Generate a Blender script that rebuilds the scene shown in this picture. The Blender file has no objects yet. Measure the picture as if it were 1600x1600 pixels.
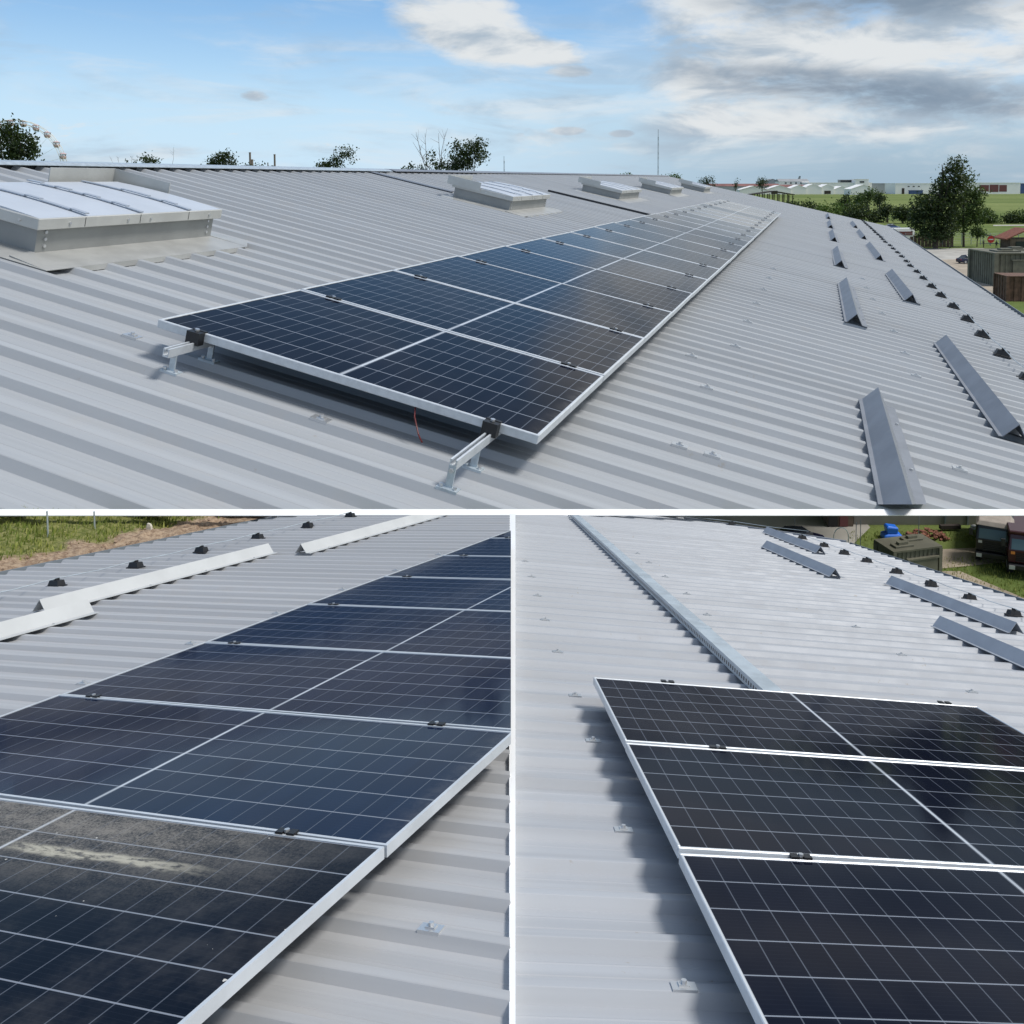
import bpy, bmesh, math, random
import numpy as np
from mathutils import Matrix, Vector
R = math.radians
random.seed(4)
sc = bpy.context.scene
col = sc.collection

# ------------------------------------------------------------------ camera
cam_d = bpy.data.cameras.new('camera'); cam = bpy.data.objects.new('camera', cam_d); col.objects.link(cam)
sc.camera = cam
F_PX, CX, CY, PITCH = 1424.357, 913.525, 382.655, 3.802      # lens in 1600 px units, shifted like a cropped picture
cam_d.sensor_width = 36.0; cam_d.sensor_fit = 'HORIZONTAL'
cam_d.lens = 36.0 * F_PX / 1600.0
cam_d.shift_x = (800.0 - CX) / 1600.0
cam_d.shift_y = -(800.0 - CY) / 1600.0
cam_d.clip_start = 0.05; cam_d.clip_end = 40000
cam.location = (0, 0, 0); cam.rotation_euler = (R(90 - PITCH), 0, 0)

# ------------------------------------------------------------------ light
SUN_EL, SUN_AZ = 56.0, 97.0                 # azimuth clockwise from +Y (the view), so the sun stands on the right
sun_d = bpy.data.lights.new('sun', 'SUN'); sun = bpy.data.objects.new('sun', sun_d); col.objects.link(sun)
sun_d.energy = 2.2; sun_d.angle = R(13.0); sun_d.color = (1.0, 0.965, 0.915)
sdir = Vector((math.sin(R(SUN_AZ)) * math.cos(R(SUN_EL)), math.cos(R(SUN_AZ)) * math.cos(R(SUN_EL)), math.sin(R(SUN_EL))))
sun.rotation_euler = sdir.to_track_quat('Z', 'Y').to_euler()
sc.view_settings.view_transform = 'Standard'; sc.view_settings.look = 'None'
sc.view_settings.gamma = 1.0; sc.view_settings.exposure = 0.42; sc.view_settings.use_curve_mapping = False

# ------------------------------------------------------------------ node helper
class NT:
    def __init__(s, tree): s.t = tree; s.n = tree.nodes; s.l = tree.links
    def node(s, typ, **kw):
        n = s.n.new(typ)
        for k, v in kw.items(): setattr(n, k, v)
        return n
    def put(s, sock, v):
        if isinstance(v, bpy.types.NodeSocket): s.l.new(v, sock)
        else: sock.default_value = v
    def math(s, op, a, b=0.0, c=None, clamp=False):
        n = s.node('ShaderNodeMath', operation=op, use_clamp=clamp); s.put(n.inputs[0], a); s.put(n.inputs[1], b)
        if c is not None: s.put(n.inputs[2], c)
        return n.outputs[0]
    def ramp(s, v, lo, hi, a=0.0, b=1.0, smooth=True):
        n = s.node('ShaderNodeMapRange', interpolation_type='SMOOTHSTEP' if smooth else 'LINEAR')
        s.put(n.inputs[0], v); s.put(n.inputs[1], lo); s.put(n.inputs[2], hi); s.put(n.inputs[3], a); s.put(n.inputs[4], b)
        return n.outputs[0]
    def mix(s, f, a, b):
        n = s.node('ShaderNodeMix', data_type='RGBA'); s.put(n.inputs[0], f)
        for i, v in ((6, a), (7, b)):
            if not isinstance(v, bpy.types.NodeSocket) and len(v) == 3: v = (*v, 1)
            s.put(n.inputs[i], v)
        return n.outputs[2]
    def noise(s, vec, scale, detail=4, rough=0.55, dist=0.0):
        n = s.node('ShaderNodeTexNoise'); s.put(n.inputs['Vector'], vec); n.inputs['Scale'].default_value = scale
        n.inputs['Detail'].default_value = detail; n.inputs['Roughness'].default_value = rough; n.inputs['Distortion'].default_value = dist
        return n.outputs[0]
    def scale(s, vec, v, loc=(0, 0, 0)):
        n = s.node('ShaderNodeMapping'); s.put(n.inputs[0], vec); n.inputs[3].default_value = v; n.inputs[1].default_value = loc
        return n.outputs[0]
    def xyz(s, vec):
        n = s.node('ShaderNodeSeparateXYZ'); s.put(n.inputs[0], vec); return n.outputs
    def vec(s, x, y, z):
        n = s.node('ShaderNodeCombineXYZ'); s.put(n.inputs[0], x); s.put(n.inputs[1], y); s.put(n.inputs[2], z); return n.outputs[0]
    def obj(s): return s.node('ShaderNodeTexCoord').outputs['Object']

# ------------------------------------------------------------------ sky
def build_world():
    w = bpy.data.worlds.new('World'); sc.world = w; w.use_nodes = True
    w.cycles.sampling_method = 'MANUAL'; w.cycles.sample_map_resolution = 512
    t = NT(w.node_tree); t.n.clear()
    sky = t.node('ShaderNodeTexSky', sky_type='NISHITA', sun_disc=False)
    sky.sun_elevation = R(SUN_EL); sky.sun_rotation = R(SUN_AZ); sky.air_density = 1.0; sky.dust_density = 0.6; sky.ozone_density = 1.6
    d = t.node('ShaderNodeTexCoord').outputs['Generated']
    x, y, z = t.xyz(d)
    az = t.math('ARCTAN2', x, y)                       # 0 straight ahead, + to the right
    el = t.math('ARCSINE', z)
    # streaky and lumpy cloud fields: flattened towards the horizon
    flat = t.vec(t.math('MULTIPLY', x, 1.0), t.math('MULTIPLY', y, 1.0), t.math('MULTIPLY', z, 3.2))
    n1 = t.noise(flat, 5.0, 9, 0.58, 0.45)
    n2 = t.noise(t.scale(flat, (1, 1, 1), (3.1, 7.7, 1.3)), 14.0, 8, 0.62, 0.3)
    nb = t.noise(t.scale(flat, (1, 1, 1), (9.1, 2.7, 4.3)), 2.4, 5, 0.5)
    wisp = t.noise(t.vec(t.math('MULTIPLY', az, 1.0), t.math('MULTIPLY', el, 5.5), 0.37), 4.5, 8, 0.62, 0.6)
    def blob(a0, e0, ra, re, tilt=0.0):
        da = t.math('SUBTRACT', az, a0); de = t.math('SUBTRACT', t.math('SUBTRACT', el, e0), t.math('MULTIPLY', da, tilt))
        dx = t.math('DIVIDE', da, ra); dy = t.math('DIVIDE', de, re)
        q = t.math('ADD', t.math('MULTIPLY', dx, dx), t.math('MULTIPLY', dy, dy))
        return t.math('SUBTRACT', 1.0, q, clamp=True)
    lump = t.math('ADD', t.math('MULTIPLY', n1, 0.75), t.math('MULTIPLY', n2, 0.55))
    # bright cumulus left of the middle, its small neighbours, a broken white sheet on the right with two dark grey bellies
    cum = t.math('MAXIMUM', t.math('MAXIMUM', blob(-0.125, 0.166, 0.125, 0.05, -0.25), t.math('MULTIPLY', blob(-0.25, 0.208, 0.14, 0.026), .95)), blob(-0.05, 0.140, 0.075, 0.024))
    small = t.math('MAXIMUM', t.math('MAXIMUM', blob(-0.345, 0.090, 0.022, 0.010), blob(-0.02, 0.122, 0.045, 0.012)), t.math('MAXIMUM', blob(-0.02, 0.058, 0.03, 0.007), blob(0.04, 0.055, 0.02, 0.006)))
    cum_m = t.ramp(t.math('ADD', t.math('MULTIPLY', t.math('MAXIMUM', cum, t.math('MULTIPLY', small, .8)), 0.62), lump), 0.80, 1.12)
    right = t.ramp(az, -0.02, 0.12); high = t.ramp(el, 0.015, 0.06)
    rs = t.math('MULTIPLY', right, high)
    sheet = t.ramp(t.math('ADD', lump, t.math('MULTIPLY', rs, 0.42)), 0.80, 1.10)
    overhead = t.ramp(el, 0.24, 0.6)
    sheet_over = t.math('MULTIPLY', overhead, t.ramp(n1, 0.47, 0.64))
    low = t.math('MULTIPLY', t.ramp(n2, 0.60, 0.70), t.math('MULTIPLY', t.ramp(el, 0.008, 0.025), t.ramp(el, 0.10, 0.05)))
    veil = t.math('MULTIPLY', t.ramp(wisp, 0.40, 0.72), t.ramp(el, 0.24, 0.05, 0.22, 0.75))
    bright = t.math('MAXIMUM', t.math('MAXIMUM', cum_m, t.math('MULTIPLY', sheet, rs)), t.math('MULTIPLY', low, 0.6))
    bright = t.math('MAXIMUM', bright, t.math('MAXIMUM', veil, sheet_over))
    belly = t.math('MAXIMUM', blob(0.31, 0.196, 0.26, 0.050, 0.0), t.math('MULTIPLY', blob(0.29, 0.098, 0.30, 0.034, -0.13), 0.95))
    dark = t.ramp(t.math('ADD', t.math('MULTIPLY', belly, 0.60), t.math('MULTIPLY', lump, 0.62)), 0.60, 1.10)
    shade = t.noise(t.scale(flat, (1, 1, 1), (0.0, 0.0, 0.10)), 8.0, 7, 0.58, 0.4)
    cloud = t.mix(t.ramp(shade, 0.38, 0.60), (0.33, 0.40, 0.475, 1), (0.60, 0.625, 0.64, 1))
    cloud = t.mix(dark, cloud, (0.165, 0.222, 0.295, 1))
    amount = t.math('MAXIMUM', bright, t.math('MULTIPLY', dark, 0.95))
    hz = t.math('MULTIPLY', t.ramp(el, 0.13, 0.0), t.ramp(az, -0.35, 0.35, 0.70, 0.9))
    hazec = t.mix(t.ramp(az, -0.25, 0.3), (0.46, 0.60, 0.72, 1), (0.26, 0.35, 0.43, 1))
    blue = t.mix(t.ramp(el, 0.06, 0.22), (0.36, 0.55, 0.73, 1), (0.150, 0.335, 0.60, 1))
    b1 = t.node('ShaderNodeBackground'); t.put(b1.inputs[0], sky.outputs[0]); b1.inputs[1].default_value = 0.115
    bb = t.node('ShaderNodeBackground'); t.put(bb.inputs[0], blue); bb.inputs[1].default_value = 1.0
    mb_ = t.node('ShaderNodeMixShader'); t.put(mb_.inputs[0], t.ramp(el, 0.7, 0.2, 0.0, 0.75)); t.l.new(b1.outputs[0], mb_.inputs[1]); t.l.new(bb.outputs[0], mb_.inputs[2])
    b2 = t.node('ShaderNodeBackground'); t.put(b2.inputs[0], cloud); b2.inputs[1].default_value = 0.95
    b3 = t.node('ShaderNodeBackground'); t.put(b3.inputs[0], hazec); b3.inputs[1].default_value = 1.0
    m0 = t.node('ShaderNodeMixShader'); t.put(m0.inputs[0], hz); t.l.new(mb_.outputs[0], m0.inputs[1]); t.l.new(b3.outputs[0], m0.inputs[2])
    m1 = t.node('ShaderNodeMixShader'); t.put(m1.inputs[0], amount); t.l.new(m0.outputs[0], m1.inputs[1]); t.l.new(b2.outputs[0], m1.inputs[2])
    o = t.node('ShaderNodeOutputWorld'); t.l.new(m1.outputs[0], o.inputs[0])
build_world()

# ------------------------------------------------------------------ materials
def mat(name, c, rough=0.5, metal=0.0, var=0.0, vscale=3.0, bump=0.0, bscale=40.0, spec=0.5, c2=None):
    m = bpy.data.materials.new(name); m.use_nodes = True; t = NT(m.node_tree); b = t.n['Principled BSDF']
    b.inputs['Roughness'].default_value = rough; b.inputs['Metallic'].default_value = metal
    b.inputs['Specular IOR Level'].default_value = spec
    if var or c2:
        n = t.noise(t.obj(), vscale, 5, 0.6)
        ca = tuple(max(0, k * (1 - var)) for k in c); cb = c2 or tuple(min(1, k * (1 + var)) for k in c)
        t.put(b.inputs['Base Color'], t.mix(t.ramp(n, 0.35, 0.65), ca, cb))
    else: b.inputs['Base Color'].default_value = (*c, 1)
    if bump:
        bn = t.node('ShaderNodeBump'); bn.inputs['Strength'].default_value = bump; bn.inputs['Distance'].default_value = 0.02
        t.put(bn.inputs['Height'], t.noise(t.obj(), bscale, 4)); t.l.new(bn.outputs[0], b.inputs['Normal'])
    return m

def roof_mat(name, base, u_len, period, spots=0.0, v0=0.0):
    """coil coated sheet: faint dirt bands along the ribs, rain streaks, small handling marks"""
    m = bpy.data.materials.new(name); m.use_nodes = True; t = NT(m.node_tree); b = t.n['Principled BSDF']
    o = t.obj(); x, y, z = t.xyz(o)
    streak = t.noise(t.vec(t.math('MULTIPLY', x, 0.5 / u_len), t.math('MULTIPLY', y, 2.2 / period), 0.0), 1.0, 4, 0.6)
    patch = t.noise(o, 0.9 / period, 5, 0.6)
    sheet = t.node('ShaderNodeTexWhiteNoise', noise_dimensions='1D')
    t.put(sheet.inputs['W'], t.math('FLOOR', t.math('DIVIDE', t.math('SUBTRACT', y, v0 - 0.3 * period), 4 * period)))
    c = t.mix(t.ramp(streak, 0.3, 0.7), tuple(k * 0.90 for k in base), tuple(k * 1.08 for k in base))
    dirt = t.math('MULTIPLY', t.ramp(patch, 0.52, 0.72), 0.22)
    c = t.mix(dirt, c, (base[0] * 1.02, base[1] * 0.93, base[2] * 0.84))
    c = t.mix(t.math('MULTIPLY', sheet.outputs[0], 0.10), c, (base[0] * .75, base[1] * .77, base[2] * .8))
    if spots:
        sp = t.noise(t.vec(t.math('MULTIPLY', x, 1.0), t.math('MULTIPLY', y, 1.6), 0), 5.0 / period, 3, 0.7)
        sel = t.noise(o, 0.35 / period, 2)
        c = t.mix(t.math('MULTIPLY', t.math('MULTIPLY', t.ramp(sp, 0.63, 0.72), t.ramp(sel, 0.55, 0.63)), spots), c, (0.30, 0.26, 0.21))
    t.put(b.inputs['Base Color'], c)
    t.put(b.inputs['Roughness'], t.ramp(patch, 0.3, 0.7, 0.42, 0.55))
    b.inputs['Specular IOR Level'].default_value = 0.4
    bn = t.node('ShaderNodeBump'); bn.inputs['Strength'].default_value = 0.12; bn.inputs['Distance'].default_value = 0.01 * period
    t.put(bn.inputs['Height'], t.noise(t.vec(t.math('MULTIPLY', x, 0.35), y, z), 6.0 / period, 3)); t.l.new(bn.outputs[0], b.inputs['Normal'])
    return m

def cell_mat(name, L, W, lip, S, dirty=False, ca=(.003, .0038, .010), cb=(.0045, .0055, .014), ior=1.11):
    """half-cut cells behind glass: 6 rows, 2 x 12 columns, silver gaps, wide gap in the middle"""
    m = bpy.data.materials.new(name); m.use_nodes = True; t = NT(m.node_tree); b = t.n['Principled BSDF']
    o = t.obj(); x, y, z = t.xyz(o)
    mid = 0.0095 * S
    ax = t.math('ABSOLUTE', t.math('SUBTRACT', x, L / 2))
    cw = (L / 2 - lip - mid) / 12.0; ch = (W - 2 * lip) / 6.0
    fx = t.math('ABSOLUTE', t.math('SUBTRACT', t.math('FRACT', t.math('ADD', t.math('DIVIDE', t.math('SUBTRACT', ax, mid), cw), 0.5)), 0.5))
    fy = t.math('ABSOLUTE', t.math('SUBTRACT', t.math('FRACT', t.math('ADD', t.math('DIVIDE', t.math('SUBTRACT', y, lip), ch), 0.5)), 0.5))
    lx = t.ramp(t.math('MULTIPLY', fx, cw), 0.0012 * S, 0.0024 * S, 1, 0, False)
    ly = t.ramp(t.math('MULTIPLY', fy, ch), 0.0018 * S, 0.0034 * S, 1, 0, False)
    lm = t.ramp(ax, mid * 0.55, mid * 0.75, 1, 0, False)
    # 9 faint bus wires across every cell
    fb = t.math('ABSOLUTE', t.math('SUBTRACT', t.math('FRACT', t.math('MULTIPLY', t.math('DIVIDE', t.math('SUBTRACT', y, lip), ch), 9.0)), 0.5))
    bus = t.ramp(fb, 0.03, 0.07, 0.05, 0, False)
    nz = t.noise(o, 1.6 / S, 3)
    cell = t.mix(t.ramp(nz, 0.3, 0.7), ca, cb)
    c = t.mix(bus, cell, (0.10, 0.12, 0.16))
    c = t.mix(t.math('MULTIPLY', lx, 0.8), c, (0.105, 0.12, 0.15))
    c = t.mix(ly, c, (0.22, 0.245, 0.29)); c = t.mix(lm, c, (0.50, 0.54, 0.59))
    rough = 0.07
    if dirty:
        top = t.ramp(y, W * 0.42, W * 0.95)
        leftish = t.ramp(x, L * 1.05, L * 0.60)
        n1 = t.noise(t.vec(t.math('MULTIPLY', x, 1.0), t.math('MULTIPLY', y, 2.2), 0), 5.0 / S, 5, 0.6, 0.3)
        n2 = t.noise(o, 130.0 / S, 4, 0.75)
        a = t.math('MULTIPLY', t.math('MULTIPLY', top, leftish), t.ramp(t.math('ADD', t.math('MULTIPLY', n1, 0.45), t.math('MULTIPLY', n2, 0.65)), 0.38, 0.70))
        c = t.mix(t.math('MULTIPLY', a, 0.75), c, (0.30, 0.28, 0.25))
        # one long pale smear
        sx = t.ramp(x, L * 0.47, L * 0.56); sx2 = t.ramp(x, L * 0.86, L * 0.70)
        yc = t.math('ADD', W * 0.735, t.math('MULTIPLY', t.math('SUBTRACT', t.noise(o, 5.0 / S, 3), 0.5), 0.06 * S))
        sy = t.ramp(t.math('ABSOLUTE', t.math('SUBTRACT', y, yc)), 0.012 * S, 0.035 * S, 1, 0)
        sm = t.math('MULTIPLY', t.math('MULTIPLY', t.math('MULTIPLY', sx, sx2), sy), t.ramp(t.noise(t.vec(t.math('MULTIPLY', x, .35), y, 0), 45.0 / S, 5, .7), 0.36, 0.56))
        c = t.mix(t.math('MULTIPLY', sm, 0.8), c, (0.50, 0.47, 0.38))
        # droppings and grit
        vo = t.node('ShaderNodeTexVoronoi'); wob = t.node('ShaderNodeVectorMath', operation='ADD'); wn = t.node('ShaderNodeTexNoise'); t.put(wn.inputs['Vector'], o); wn.inputs['Scale'].default_value = 40.0 / S
        wm = t.node('ShaderNodeVectorMath', operation='SCALE'); t.l.new(wn.outputs[1], wm.inputs[0]); wm.inputs[3].default_value = 0.035 * S
        t.put(wob.inputs[0], o); t.l.new(wm.outputs[0], wob.inputs[1]); t.l.new(wob.outputs[0], vo.inputs['Vector']); vo.inputs['Scale'].default_value = 20.0 / S
        sz = t.node('ShaderNodeTexWhiteNoise', noise_dimensions='3D'); t.put(sz.inputs['Vector'], vo.outputs['Position'])
        rad = t.math('MULTIPLY', t.math('POWER', sz.outputs[0], 7.0), 0.17)
        c = t.mix(t.math('LESS_THAN', vo.outputs['Distance'], rad), c, (0.62, 0.60, 0.56))
        film = t.ramp(t.noise(o, 4.0 / S, 6, 0.7), 0.42, 0.72, 0.0, 0.08)
        c = t.mix(film, c, (0.30, 0.29, 0.28))
        t.put(b.inputs['Roughness'], t.math('ADD', 0.09, t.math('MULTIPLY', a, 0.35)))
    else:
        b.inputs['Roughness'].default_value = rough
        edge = t.math('MULTIPLY', t.ramp(x, L * 0.955, L), t.ramp(t.noise(o, 14.0 / S, 5, .7), 0.35, 0.65, 0.02, 0.14))
        dust = t.math('ADD', t.ramp(t.noise(o, 3.0 / S, 5, 0.6), 0.45, 0.8, 0.0, 0.018), edge)
        cid = t.node('ShaderNodeTexWhiteNoise', noise_dimensions='2D'); t.put(cid.inputs['Vector'], t.vec(t.math('FLOOR', t.math('DIVIDE', x, cw)), t.math('FLOOR', t.math('DIVIDE', t.math('SUBTRACT', y, lip), ch)), 0)); c = t.mix(t.math('MULTIPLY', cid.outputs[0], t.math('SUBTRACT', .35, t.math('MULTIPLY', t.math('MAXIMUM', ly, lx), .35))), c, (ca[0] * .4, ca[1] * .4, ca[2] * .5))
        c = t.mix(dust, c, (0.30, 0.29, 0.28))
    t.put(b.inputs['Base Color'], c)
    b.inputs['IOR'].default_value = ior
    return m

M = {}
M['alu'] = mat('anodised_aluminium', (0.62, 0.65, 0.68), 0.38, 0.25, 0.06, 8)
M['black'] = mat('black_plastic', (0.012, 0.012, 0.014), 0.45)
M['steel'] = mat('bright_steel', (0.62, 0.63, 0.64), 0.3, 0.7)
M['galv'] = mat('galvanised_steel', (0.50, 0.56, 0.60), 0.42, 0.45, 0.12, 9)
M['white'] = mat('white_coated_flashing', (0.90, 0.90, 0.90), 0.45, 0, 0.02, 3)
M['guard'] = mat('grey_coated_sheet', (0.19, 0.205, 0.235), 0.45, 0.0, 0.10, 1.2)
M['guardmid'] = mat('mid_grey_coated_sheet', (0.31, 0.335, 0.375), 0.45, 0.0, 0.08, 4.0)
M['guardwhite'] = mat('pale_coated_sheet', (0.52, 0.53, 0.53), 0.45, 0.1, 0.05, 3.0)
M['flash'] = mat('flashing_sheet', (0.40, 0.40, 0.385), 0.42, 0.2, 0.10, 1.5)
M['curb'] = mat('curb_sheet', (0.30, 0.305, 0.30), 0.5, 0.15, 0.06, 1.5)
M['lidmetal'] = mat('lid_sheet', (0.52, 0.52, 0.50), 0.4, 0.2, 0.06, 2)
M['poly'] = mat('opal_polycarbonate', (0.47, 0.51, 0.57), 0.45, 0, 0.03, 1.2)
M['bar'] = mat('glazing_bar_metal', (0.40, 0.44, 0.50), 0.45, 0.2)
M['darkrecess'] = mat('dark_recess_and_shade', (0.03, 0.033, 0.037), 0.7)  # near-black: gutter inside, lid joints, painted shade at the lap and ridge cap
M['gutter'] = mat('gutter_sheet', (0.22, 0.25, 0.28), 0.5, 0.2, 0.08, 1.0)
M['red'] = mat('red_cable_sheath', (0.12, 0.012, 0.012), 0.5)
M['concrete'] = mat('yard_concrete', (0.40, 0.38, 0.34), 0.9, 0, 0.14, 0.25, 0.2, 3)
M['sand'] = mat('sandy_track', (0.36, 0.30, 0.23), 0.95, 0, 0.15, 0.4, 0.3, 5)
M['dirtm'] = mat('clay_soil', (0.26, 0.18, 0.125), 0.95, 0, 0.35, 9.0, 0.8, 60)
M['stone'] = mat('pale_stone', (0.62, 0.57, 0.47), 0.9, 0, 0.1, 20)
M['bark'] = mat('bark', (0.075, 0.058, 0.045), 0.9, 0, 0.3, 4)
M['deadwood'] = mat('dead_wood', (0.22, 0.19, 0.17), 0.9)
M['tyre'] = mat('tyre_rubber', (0.015, 0.015, 0.016), 0.8)
M['rim'] = mat('wheel_rim', (0.5, 0.5, 0.52), 0.35, 0.6)
M['glassdark'] = mat('car_glass', (0.02, 0.03, 0.035), 0.06)
M['navy'] = mat('navy_car_paint', (0.012, 0.014, 0.045), 0.2)
M['bluecar'] = mat('blue_car_paint', (0.05, 0.09, 0.22), 0.2)
M['whitepaint'] = mat('white_vehicle_paint', (0.80, 0.80, 0.80), 0.25)
M['maroon'] = mat('maroon_panel', (0.16, 0.05, 0.05), 0.5)
M['truckblack'] = mat('black_truck_paint', (0.010, 0.010, 0.012), 0.35)
M['truckred'] = mat('red_truck_paint', (0.05, 0.008, 0.011), 0.3)
M['canvas'] = mat('grey_canvas', (0.36, 0.31, 0.27), 0.9, 0, 0.1, 2)
M['orange'] = mat('orange_lamp_lens', (0.75, 0.25, 0.05), 0.3)
M['olive'] = mat('olive_container_paint', (0.135, 0.13, 0.095), 0.65, 0, 0.18, 0.8)
M['rust'] = mat('rusty_brown_sheet', (0.14, 0.075, 0.05), 0.8, 0, 0.3, 1.5)
M['plaster'] = mat('grey_plaster_wall', (0.24, 0.225, 0.20), 0.9, 0, 0.10, 0.5)
M['bluebarrel'] = mat('bright_blue_plastic', (0.02, 0.17, 0.75), 0.4)
M['brick'] = mat('old_brick', (0.24, 0.10, 0.065), 0.9, 0, 0.4, 8)
M['bwhite'] = mat('white_hall_cladding', (0.88, 0.86, 0.83), 0.6, 0, 0.04, 0.02)
M['bgrey'] = mat('grey_hall_cladding', (0.36, 0.38, 0.40), 0.6, 0, 0.06, 0.02)
M['roofred'] = mat('red_roof_sheet', (0.20, 0.085, 0.075), 0.8, 0, 0.15, 0.05)
M['roofgrey'] = mat('grey_roof_sheet', (0.30, 0.31, 0.32), 0.7, 0, 0.08, 0.05)
M['darkglass'] = mat('dark_window_glass', (0.03, 0.035, 0.04), 0.15)
M['tile'] = mat('clay_roof_tiles', (0.24, 0.085, 0.055), 0.8, 0, 0.25, 2)
M['darkwood'] = mat('dark_timber', (0.045, 0.034, 0.028), 0.85, 0, 0.2, 1)
M['fencewood'] = mat('weathered_board', (0.13, 0.095, 0.07), 0.9, 0, 0.3, 1)
M['pinkwhite'] = mat('pale_pink_gondola', (0.55, 0.40, 0.40), 0.5)
M['wheelwhite'] = mat('white_wheel_steel', (0.70, 0.68, 0.60), 0.5)
M['signred'] = mat('red_sign', (0.55, 0.03, 0.025), 0.5)
M['chim'] = mat('chimney_brick', (0.16, 0.13, 0.11), 0.9)
M['cloth'] = mat('grey_clothing', (0.06, 0.06, 0.07), 0.9)
M['skin'] = mat('skin', (0.35, 0.2, 0.14), 0.6)
M['tarp'] = mat('dark_tarp', (0.03, 0.035, 0.03), 0.8)

def leaf_mat(name, a, b, vscale):
    m = bpy.data.materials.new(name); m.use_nodes = True; t = NT(m.node_tree); bs = t.n['Principled BSDF']
    g = t.node('ShaderNodeNewGeometry')
    n = t.noise(t.obj(), vscale, 2)
    c = t.mix(t.ramp(t.math('ADD', t.math('MULTIPLY', n, 0.7), t.math('MULTIPLY', g.outputs['Random Per Island'], 0.3)), 0.3, 0.7), a, b)
    t.put(bs.inputs['Base Color'], c); bs.inputs['Roughness'].default_value = 0.55; bs.inputs['Specular IOR Level'].default_value = 0.3
    tr = t.node('ShaderNodeBsdfTranslucent'); t.put(tr.inputs[0], t.mix(0.5, c, (0.16, 0.22, 0.03)))
    mx = t.node('ShaderNodeMixShader'); mx.inputs[0].default_value = 0.22
    t.l.new(bs.outputs[0], mx.inputs[1]); t.l.new(tr.outputs[0], mx.inputs[2])
    t.l.new(mx.outputs[0], t.n['Material Output'].inputs[0])
    return m
M['leafdark'] = leaf_mat('dark_leaves', (0.014, 0.026, 0.010), (0.035, 0.06, 0.018), 0.5)
M['leafmid'] = leaf_mat('mid_green_leaves', (0.028, 0.055, 0.014), (0.075, 0.125, 0.03), 0.5)
M['leaflight'] = leaf_mat('light_green_leaves', (0.055, 0.10, 0.02), (0.12, 0.19, 0.04), 0.4)
M['grassblade'] = leaf_mat('grass_blades', (0.15, 0.205, 0.035), (0.36, 0.37, 0.10), 3.0)

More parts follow.
